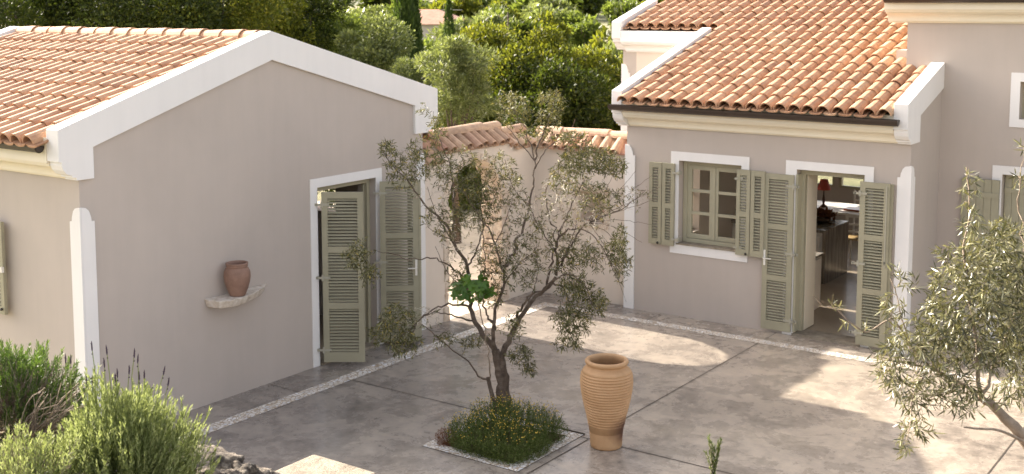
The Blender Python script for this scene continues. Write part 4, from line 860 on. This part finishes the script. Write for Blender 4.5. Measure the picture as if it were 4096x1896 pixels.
mb.box(c[0]-.0,c[0]+.42,c[1]-.9,c[1],z0-.07,z0); mb.box(c[0]+.425,c[0]+1.0,c[1]-.85,c[1]-.004,z0-.07,z0-.002); SLAB=mb.build('stone_slab',M_slab,loc=(float(c[0]),float(c[1])-.4,float(z0)),bevel=.012); tag(SLAB,'pale sunlit sandstone slab at the bottom edge of the photo','slab')
mb=MB(); mb.box(c[0]+.01,c[0]+.95,c[1]-.8,c[1]-.03,-.05,z0-.072); tag(mb.build('stone_pier',M_stone),'rubble stone pier carrying the sandstone slab','pier')
#================================================================== LAVENDER, ROSEMARY
def bush(name,label,c,R,nst,lmat,Ll,Lw,dens,spr,off,stem_m,upb=.55,short=(.10,.20)):
    B=empty(name,tuple(off),label,'shrub'); c=np.array(c)
    v=unit(RNG.normal(size=(nst*2,3))+[0,0,upb]); v=v[v[:,2]>-.25][:nst]; n=len(v); rad=RNG.uniform(.55,1.0,(n,1))**.6
    rad*= (1+np.array([mnoise.noise(Vector(a)*2.2) for a in v])*.35)[:,None]
    tip=c+v*rad*np.array(R); d=unit(v*.6+RNG.normal(0,.16,(n,3))+[0,0,.9]); ln=RNG.uniform(*short,(n,1)); b=tip-d*ln
    st=MB(); Pl=[];Dl=[]
    for i in range(n):
        st.tube([c+(b[i]-c)*.35+RNG.normal(0,.02,3),b[i]+RNG.normal(0,.01,3),tip[i]],[.003,.0018,.0008],3,cap=False)
        m_=int(ln[i,0]/dens); ang=RNG.uniform(0,6)
        u_=unit(np.cross(d[i],[.2,.9,.1])); w_=np.cross(d[i],u_)
        for k in range(m_):
            t=(k+.3)/m_; p=b[i]+d[i]*ln[i,0]*t; ang+=1.57
            for h in range(2):
                a=ang+h*PI; Pl.append(p); Dl.append(d[i]*1.1+(u_*math.cos(a)+w_*math.sin(a))*spr*(1.1-.5*t))
    so_=st.build('stems',stem_m,B,norm=False); Pl=np.array(Pl); leaves('foliage',Pl,Dl,RNG.uniform(.7,1.2,len(Pl))*Ll,Lw,lmat,B,tuple(off)); print(name,len(Pl)); return B,tip,d
lc=at(300,1150,5.0); off=(float(lc[0]),float(lc[1]),zt)
LV,tip,dd=bush('lavender_bush','large pale green lavender bush with dark flower spikes in the left foreground',lc-[0,0,.10],(.40,.38,.43),900,L_lav,.025,.0056,.0115,.48,off,L_lav)
for (x,y,x2,y2) in ((231,870,240,985),(268,880,283,985),(262,912,271,985),(338,888,334,975),(347,902,341,980),(413,932,395,1000),(165,902,168,985),(178,904,180,990),(325,930,323,985),(295,938,300,985),(363,942,362,990),(424,960,412,1010),(217,955,222,990),(350,945,352,985),(290,950,291,990),(232,957,233,990)):
    p=at(x,y,4.95); p2=at(x2,y2+30,5.0); fsp=MB(); L_=.030
    dv=unit(p-p2); fsp.tube([p2,(p+p2)/2+RNG.normal(0,.004,3),p-dv*.01],[.0026,.0022,.0018],4,cap=False); stm=fsp.build('flower_stem',L_lav,LV,norm=False)
    f2=MB(); f2.tube([p-dv*.022,p-dv*.015,p-dv*.004,p+dv*.010,p+dv*.022],[.0018,.0030,.0032,.0025,.0010],7); 
    for h in range(10): 
        qd=p+dv*RNG.uniform(-.02,.015)+RNG.normal(0,.0018,3); f2.ball(qd,.0018,5,3)
    f2.ball(p-dv*.036,.0033,6,4); f2.build('flower_spike',L_purple,stm,norm=False)
lc2=at(70,1200,4.7); off=(float(lc2[0]),float(lc2[1]),zt)
bush('lavender_bush','smaller grey-green lavender at the bottom left corner',lc2-[0,0,.08],(.30,.28,.28),380,L_lav,.024,.0058,.0125,.6,off,M_barkp)
rc=at(20,1040,5.5); off=(float(rc[0]),float(rc[1]),zt)
RB,rt_,rd_=bush('rosemary_bush','dark green woody rosemary bush with bare brown stems behind the lavender at the left edge',rc-[0,0,.06],(.40,.36,.42),800,L_rose,.024,.0046,.0065,.75,off,M_barkp,.5,(.06,.13))
wt=Tree(); 
for i in range(42):
    x=RNG.uniform(80,240); y=RNG.uniform(950,1070); a_=at(x,y,5.2+RNG.normal(0,.06)); b_=at(RNG.uniform(20,110),1130,5.25)
    wt.limb([b_,(a_+b_)/2+RNG.normal(0,.02,3)+[0,0,.03],a_],.0042,.0018,.004)
wo=wt.wood('woody_stems',M_barkp,RB,off)
off=tuple(map(float,at(1795,1280,5.0))); SPR=empty('rosemary_sprig',(off[0],off[1],zt),'upright reddish-green sprig poking up at the bottom edge right of the jar','sprig')
ST=Tree(); 
for tx,ty in ((1783,1100),(1808,1112),(1797,1125),(1776,1140),(1814,1108),(1790,1115),(1803,1150)): ST.limb([at(1795,1290,5.),at(1794,1215,5.),at((1795+tx)/2,(1200+ty)/2,5.),at(tx,ty,5.)],.004,.0012,.002)
ST.wood('stem',M_twig,SPR,(off[0],off[1],zt)); P,D=leaf_pts(ST.paths,.9,.007,.40,3,.40); leaves('foliage',P,D,.020,.0046,L_sant,SPR,(off[0],off[1],zt))
#================================================================== FOREGROUND OLIVE (right)
d1=5.6; fb=at(2700,1400,5.4); fb[2]=zt; FO=empty('olive_tree',tuple(fb),'dense silvery olive branches reaching in from the right edge in the foreground','tree')
T=Tree(); q=lambda x,y,d=0: at(x,y,d1+d)
T.limb([fb,at(2690,1260,5.5),q(2620,1170),q(2575,1105),q(2530,1050),q(2490,1015),q(2467,1000)],.055,.016,.004)
T.limb([q(2467,1000),q(2440,980,.05),q(2380,945,.1),q(2340,925,.1),q(2290,915,.1),q(2230,905,.05)],.012,.004,.004)
T.limb([q(2467,1000),q(2463,960,-.05),q(2460,900,-.05),q(2456,850,0),q(2440,760,.05),q(2432,690,.05),q(2425,620,.05),q(2440,540,.05),q(2436,470,.05),q(2432,420,.05)],.012,.003,.004)
T.limb([q(2600,1125,-.1),q(2540,1092,-.2),q(2500,1080,-.25),q(2450,1078,-.25),q(2425,1075,-.25)],.010,.004,.003)
T.limb([q(2467,995),q(2500,930,.1),q(2530,860,.15),q(2560,780,.2),q(2590,700,.2)],.012,.005)
T.limb([q(2340,925,.1),q(2290,860,.1),q(2240,800,.1),q(2200,830,.1),q(2160,830,.1),q(2110,780,.1),q(2070,770,.1),q(2045,745,.1)],.007,.002)
T.limb([q(2290,880,.1),q(2270,800,.05),q(2255,750,.05),q(2240,700,.05)],.005,.0025)
T.limb([q(2330,930,0),q(2300,1000,-.1),q(2290,1060,-.15),q(2280,1110,-.15)],.006,.002)
T.limb([q(2575,640,.2),q(2570,560,.2),q(2560,480,.2),q(2570,420,.2),q(2576,370,.2)],.006,.002)
lf=[]
for a in ((2436,470,5.65,.05,.10,.06,14),(2440,560,5.65,.06,.08,.08,20),(2470,640,5.65,.12,.10,.15,46),(2390,640,5.65,.06,.06,.08,12),(2420,730,5.6,.16,.12,.2,90),(2530,600,5.7,.10,.10,.15,50),(2560,700,5.7,.1,.14,.2,70),(2500,780,5.6,.18,.14,.2,110),(2380,810,5.6,.14,.12,.2,90),(2560,860,5.7,.12,.14,.2,70),
          (2300,860,5.65,.14,.10,.15,70),(2450,880,5.6,.18,.10,.2,90),(2245,770,5.65,.05,.08,.08,20),(2235,900,5.65,.08,.06,.1,30),(2180,830,5.7,.05,.03,.05,12),(2100,775,5.7,.05,.03,.05,12),(2052,745,5.7,.03,.02,.03,7),(2130,815,5.7,.04,.02,.04,9),(2290,710,5.65,.05,.05,.05,10),(2260,690,5.65,.03,.04,.04,7),
          (2230,950,5.6,.09,.06,.1,32),(2300,980,5.55,.13,.08,.15,60),(2400,980,5.5,.13,.08,.15,50),(2290,1060,5.5,.07,.07,.08,32),(2330,1090,5.5,.05,.02,.05,10),(2270,1120,5.5,.04,.05,.05,14),(2420,1030,5.5,.08,.03,.1,16),(2550,980,5.7,.08,.08,.1,18),(2500,1000,5.6,.06,.05,.1,8),(2540,740,5.75,.1,.2,.2,90),(2570,900,5.75,.06,.2,.2,60),(2480,700,5.7,.15,.15,.2,60),(2350,900,5.6,.2,.1,.2,60),(2572,380,5.8,.03,.06,.05,10),(2565,450,5.8,.03,.04,.05,5)):
    lf+=T.grow(oell(*a[:-1],int(a[-1]*2.0)),.02,seg=.03,maxd=.6,wob=.004,rmax=.0035,rmin=.0010)
T.wood('trunk',M_barkp,FO,fb,10)
P,D=leaf_pts(lf,.9,.0125,.8,2,.24); print('fg leaves',len(P)); leaves('foliage',P,D,RNG.uniform(.030,.060,len(P)),RNG.uniform(.0055,.0085,len(P)),L_olive2,FO,tuple(fb))
#================================================================== BACKGROUND TREES
def crown(name,c,R,n,nc,L,W,m,parent,off,flat=.8,clr=.42):
    c=np.array(c,float);R=np.array(R,float); v=unit(RNG.normal(size=(nc,3))); cc=c+v*RNG.uniform(.35,.95,(nc,1))*R*(1-clr*.6); cr=RNG.uniform(.6,1.25,nc)*clr*R.mean()
    k=RNG.integers(0,nc,n); w=unit(RNG.normal(size=(n,3))+[0,0,.25]); P=cc[k]+w*cr[k][:,None]*(RNG.uniform(.25,1.08,(n,1))**.5)*[1,1,flat]
    P+=RNG.normal(0,.05*R.mean()*clr,(n,3)); D=w+RNG.normal(0,.6,(n,3))+[0,0,.25]
    return leaves(name,P,D,RNG.uniform(.6,1.3,n)*L,RNG.uniform(.6,1.2,n)*W,m,parent,off,N=w+RNG.normal(0,.6,(n,3)))
def bgtree(name,label,x,y,d,R,n,nc,L,W,m,cat='tree',bark=M_bark,group=None,clr=.42):
    c=at(x,y,d); z=hgt(c[0],c[1]); b=(float(c[0]),float(c[1]),z); t=empty(name,b,label,cat,group)
    mb=MB(); h=c[2]-z; p0=np.array([b[0],b[1],z-.3]); pm=p0+np.array([RNG.normal(0,.1),RNG.normal(0,.1),h*.5+.3]); mb.tube([p0,pm,c],[.05*R[2]+.03,.035*R[2]+.02,.02],7)
    for i in range(7): e=c+unit(RNG.normal(size=3)+[0,0,.4])*np.array(R)*.5; mb.tube([pm,(pm+e)/2,e],[.04,.025,.010],5)
    mb.build('trunk',bark,t,norm=False,smooth=True); crown('crown',c,R,n,nc,L,W,m,t,b,clr=clr); return t
for i,(x,y,d,R,n,m,lab) in enumerate((
 (40,20,27,(2.6,2.6,2.4),15000,L_dark,'dark holm oak at the top left corner behind the tiled roof'),
 (230,10,28,(2.6,2.6,2.5),15000,L_dark,'dark holm oak second from the left behind the roof ridge'),
 (410,10,27,(2.3,2.4,2.3),14000,L_dark,'dark holm oak above the middle of the roof ridge'),
 (560,15,27.5,(1.9,2.2,2.1),12000,L_car,'speckled green evergreen above the right end of the roof ridge'),
 (670,35,29,(1.5,1.8,1.7),9000,L_car,'sunlit evergreen shrub just right of the gable peak'),
 (760,80,30,(1.3,1.5,1.3),7000,L_dark,'low dark bush above the sloping gable band'),
 (850,105,31,(1.2,1.3,.9),6000,L_bright,'light green bush above the middle of the sloping band'),
 (930,160,28,(1.3,1.3,1.2),9000,L_grey,'silvery bush touching the lower part of the gable band'),
 (1215,255,27,(1.5,1.6,1.9),14000,L_car,'dark leafy evergreen between the silvery olive and the broad carob'),
 (1330,245,26.5,(1.7,1.8,1.8),17000,L_car,'broad yellowish-green carob above the arch coping'),
 (1460,262,27.5,(1.6,1.7,1.8),15000,L_car,'carob crown left of the tiled wing of the right house'),
 (1550,310,28,(1.6,1.7,1.6),12000,L_car,'shaded evergreen touching the gutter end of the right house'),
 (1400,300,25,(2.0,1.3,1.3),11000,L_dark,'dark low evergreen right behind the garden wall'),
 )): bgtree('evergreen_tree',lab,x,y,d,R,int(n*1.9),24,.085,.05,m,clr=.34,group='evergreens behind the houses')
bgtree('olive_tree','silvery sunlit olive just beyond the right end of the gable band',1150,215,23,(.95,.95,1.25),22000,40,.085,.02,L_grey,clr=.24)
bgtree('olive_tree','slender-leaved olive beside the cypress above the gable band',1045,222,26,(1.1,.9,1.0),14000,30,.09,.022,L_grey,clr=.26)
bgtree('evergreen_bush','green bush seen through the arch of the garden wall',1150,530,28,(1.6,1.5,1.5),16000,16,.09,.045,L_bright,'bush')
bgtree('evergreen_bush','second darker bush seen through the arch of the garden wall',1195,470,28.5,(2.0,1.4,1.7),20000,16,.09,.05,L_car,'bush')
bgtree('evergreen_bush','dark bush glimpsed through the open guest house door',880,470,23.5,(1.2,1.2,1.4),6000,10,.13,.07,L_dark,'bush')
# cypresses
def cypress(label,x,d,w_,ytop,n):
    c=at(x,60,d); z=hgt(c[0],c[1]); top=at(x,ytop,d)[2]; h=top-z; t=empty('cypress_tree',(float(c[0]),float(c[1]),z),label,'tree')
    MB().tube([(c[0],c[1],z-.2),(c[0],c[1],z+h*.5),(c[0],c[1],z+h*.95)],[.12,.08,.02],7).build('trunk',M_bark,t)
    s=RNG.uniform(0,1,n)**.85; r=w_*np.minimum(1,(1-s)*2.2)**.55*np.minimum(1,.55+s*3); a=RNG.uniform(0,2*PI,n); lump=np.array([1+.22*mnoise.noise(Vector((math.cos(q)*2,math.sin(q)*2,ss*h*1.3))) for q,ss in zip(a,s)])
    r=r*lump*RNG.uniform(.55,1.02,n)**.6; P=np.stack([c[0]+r*np.cos(a),c[1]+r*np.sin(a),z+.3+s*(h-.3)],1); D=np.stack([np.cos(a)*.35,np.sin(a)*.35,np.ones(n)],1)+RNG.normal(0,.2,(n,3))
    leaves('crown',P,D,.22,.06,L_cyp,t,(float(c[0]),float(c[1]),z),N=np.stack([np.cos(a),np.sin(a),np.zeros(n)],1)+RNG.normal(0,.4,(n,3)))
cypress('tall dark cypress rising past the top edge in front of the far house',1023,44,.58,-90,15000)
cypress('thin small cypress right of the far house',1129,75,.42,2,3000)
# far house
c=at(1050,75,150); hz0=-.9; FH=empty('house',(float(c[0]),float(c[1]),hz0),'small distant house with pale walls and salmon hipped roof in the valley','house'); 
def rel(l,dp,z): p=np.array([c[0],c[1],0])+RT*l+dirf*dp; return (p[0],p[1],z)
mb=MB(); mb.prism([(-4.3,0),(5.3,-1.5),(7.0,4),(-3.2,6)],lambda a,b:rel(a,b,hz0-1),lambda a,b:rel(a,b,2.3)); mb.build('wall',M_wall2,FH)
ov=[(-4.9,-.6),(5.7,-2.2),(7.7,4.5),(-3.6,6.7)]; rid=[(-.8,2.6),(2.6,1.9)]; mb=MB(); mb.add([rel(a,b,2.25) for a,b in ov]+[rel(*rid[0],4.1),rel(*rid[1],4.1)],[(0,1,5,4),(1,2,5),(2,3,4,5),(3,0,4),(3,2,1,0)]); mb.build('roof',M_farroof,FH)
mb=MB(); mb.prism([(6.9,-1.2),(9.5,-1.6),(10,1),(7.1,2)],lambda a,b:rel(a,b,hz0-1),lambda a,b:rel(a,b,1.2)); mb.build('annex',M_wall2,FH)
mb=MB(); mb.prism([(3.2,-1.22),(4.3,-1.4),(4.32,-1.28),(3.22,-1.1)],lambda a,b:rel(a,b,.2),lambda a,b:rel(a,b,1.5)); mb.build('window',M_gutter,FH)
for x,y0_,y1_,d,lab in ((1278,30,112,85,'thin wooden utility pole standing on the far slope'),(1133,25,60,130,'pale pole with a crossbar beside the far house')):
    a_=at(x,y1_,d); b_=at(x,y0_,d); mb=MB(); mb.tube([a_-[0,0,2],b_],[.07,.05],6); 
    if d==130: 
        mb.tube([b_-RT*1.0,b_+RT*1.3],[.05,.05],5)
    tag(mb.build('utility_pole',M_dkbrown if d==85 else M_metal,loc=tuple(map(float,a_-[0,0,2]))),lab,'pole')
# far shrubs: shared meshes, individual things
protos=[]
for k_,(m,L,W,n_) in enumerate(((L_grey,.30,.11,2600),(L_bright,.32,.15,2400),(L_car,.30,.15,2600),(L_dark,.30,.15,2400),(L_grey,.28,.10,2600),(L_bright,.30,.14,2400))):
    o=crown('crown',(0,0,1.15),(1.5,1.45,1.0),n_,11,L,W,m,None,(0,0,0)); t=MB(); t.tube([(0,0,-.4),(.1,.05,.5),(0,0,1.2)],[.14,.1,.05],6)
    for i in range(5): e=unit(RNG.normal(size=3)+[0,0,.6])*.9+[0,0,1.1]; t.tube([(.1,.05,.5),e*.6+np.array([0,0,.2]),e],[.07,.05,.02],5)
    tr=t.build('trunk',M_bark,None,norm=False); me,mt=o.data,tr.data; bpy.data.objects.remove(o); bpy.data.objects.remove(tr); protos.append((me,mt))
KN=['grey-green olive shrub','bright green leafy shrub','dark green rounded shrub','very dark evergreen shrub','silvery olive shrub','fresh green rounded shrub']
def far(x,y,d,s,k_,label,group):
    c=at(x,y,d); z=hgt(c[0],c[1]); t=empty('shrub',(float(c[0]),float(c[1]),z),label,'shrub',group); t.rotation_euler=(0,0,RNG.uniform(0,6.28)); t.scale=(s*RNG.uniform(.9,1.25),s*RNG.uniform(.9,1.2),s*RNG.uniform(.85,1.15))
    a=bpy.data.objects.new('crown',protos[k_][0]); b=bpy.data.objects.new('trunk',protos[k_][1])
    for o in (a,b): COL.objects.link(o); o.parent=t
named=[((1400,95,70),1.35,0,'wide-crowned olive on the far slope left of the tiled wing'),((1310,30,80),1.3,0,'round grey olive beside the utility pole'),((1480,35,85),1.5,0,'large grey-green olive near the top right of the valley'),((1415,15,95),1.2,1,'bright lime-green shrub at the top centre-right'),((895,60,60),1.1,0,'grey olive left of the far house'),((820,60,75),1.2,1,'bright shrub above the gable band left of the valley'),((1060,145,60),1.1,1,'fresh green bush below the far house'),((980,150,55),.9,1,'bright bush just left of the cypress foot'),((1200,100,70),1.3,0,'pale olive right of the thin cypress'),((1250,120,65),1.0,5,'small green bush below the utility pole')]
for (x,y,d),s,k_,lab in named: far(x,y,d,s,k_,lab,'shrubs on the far slope')
cnt=0
for row,(d,sc,step) in enumerate(((40,.9,2.4),(46,1.,2.6),(53,1.05,2.9),(61,1.15,3.2),(70,1.2,3.6),(80,1.3,4.1),(92,1.4,4.8),(106,1.55,5.6),(122,1.6,6.6),(145,1.9,8.5),(175,2.2,10.5),(210,2.6,12.5),(255,3.2,13),(310,4,15),(380,4.8,18),(460,5.8,22),(560,7,26))):
    l=-.42*d
    while l<.30*d:
        ll=l+RNG.uniform(-.3,.3)*step; dd=d*RNG.uniform(.93,1.08); l+=step*RNG.uniform(.48,.85)
        x=1288+ll/dd*F/K
        if x<640 or x>1640: continue
        if row<3 and 970<x<1110: continue
        if 120<dd<165 and 960<x<1150: continue
        if 60<dd<150 and 1010<x<1130 and RNG.random()<.75: continue
        if RNG.random()<.04: continue
        k_=int(RNG.choice([0,0,1,2,2,3,4,5,1]))
        far(x,100,dd,sc*RNG.uniform(.85,1.5),k_,KN[k_]+' among many scattered over the valley slope','shrubs scattered over the valley slope, '+KN[k_]); cnt+=1
print('far shrubs',cnt)
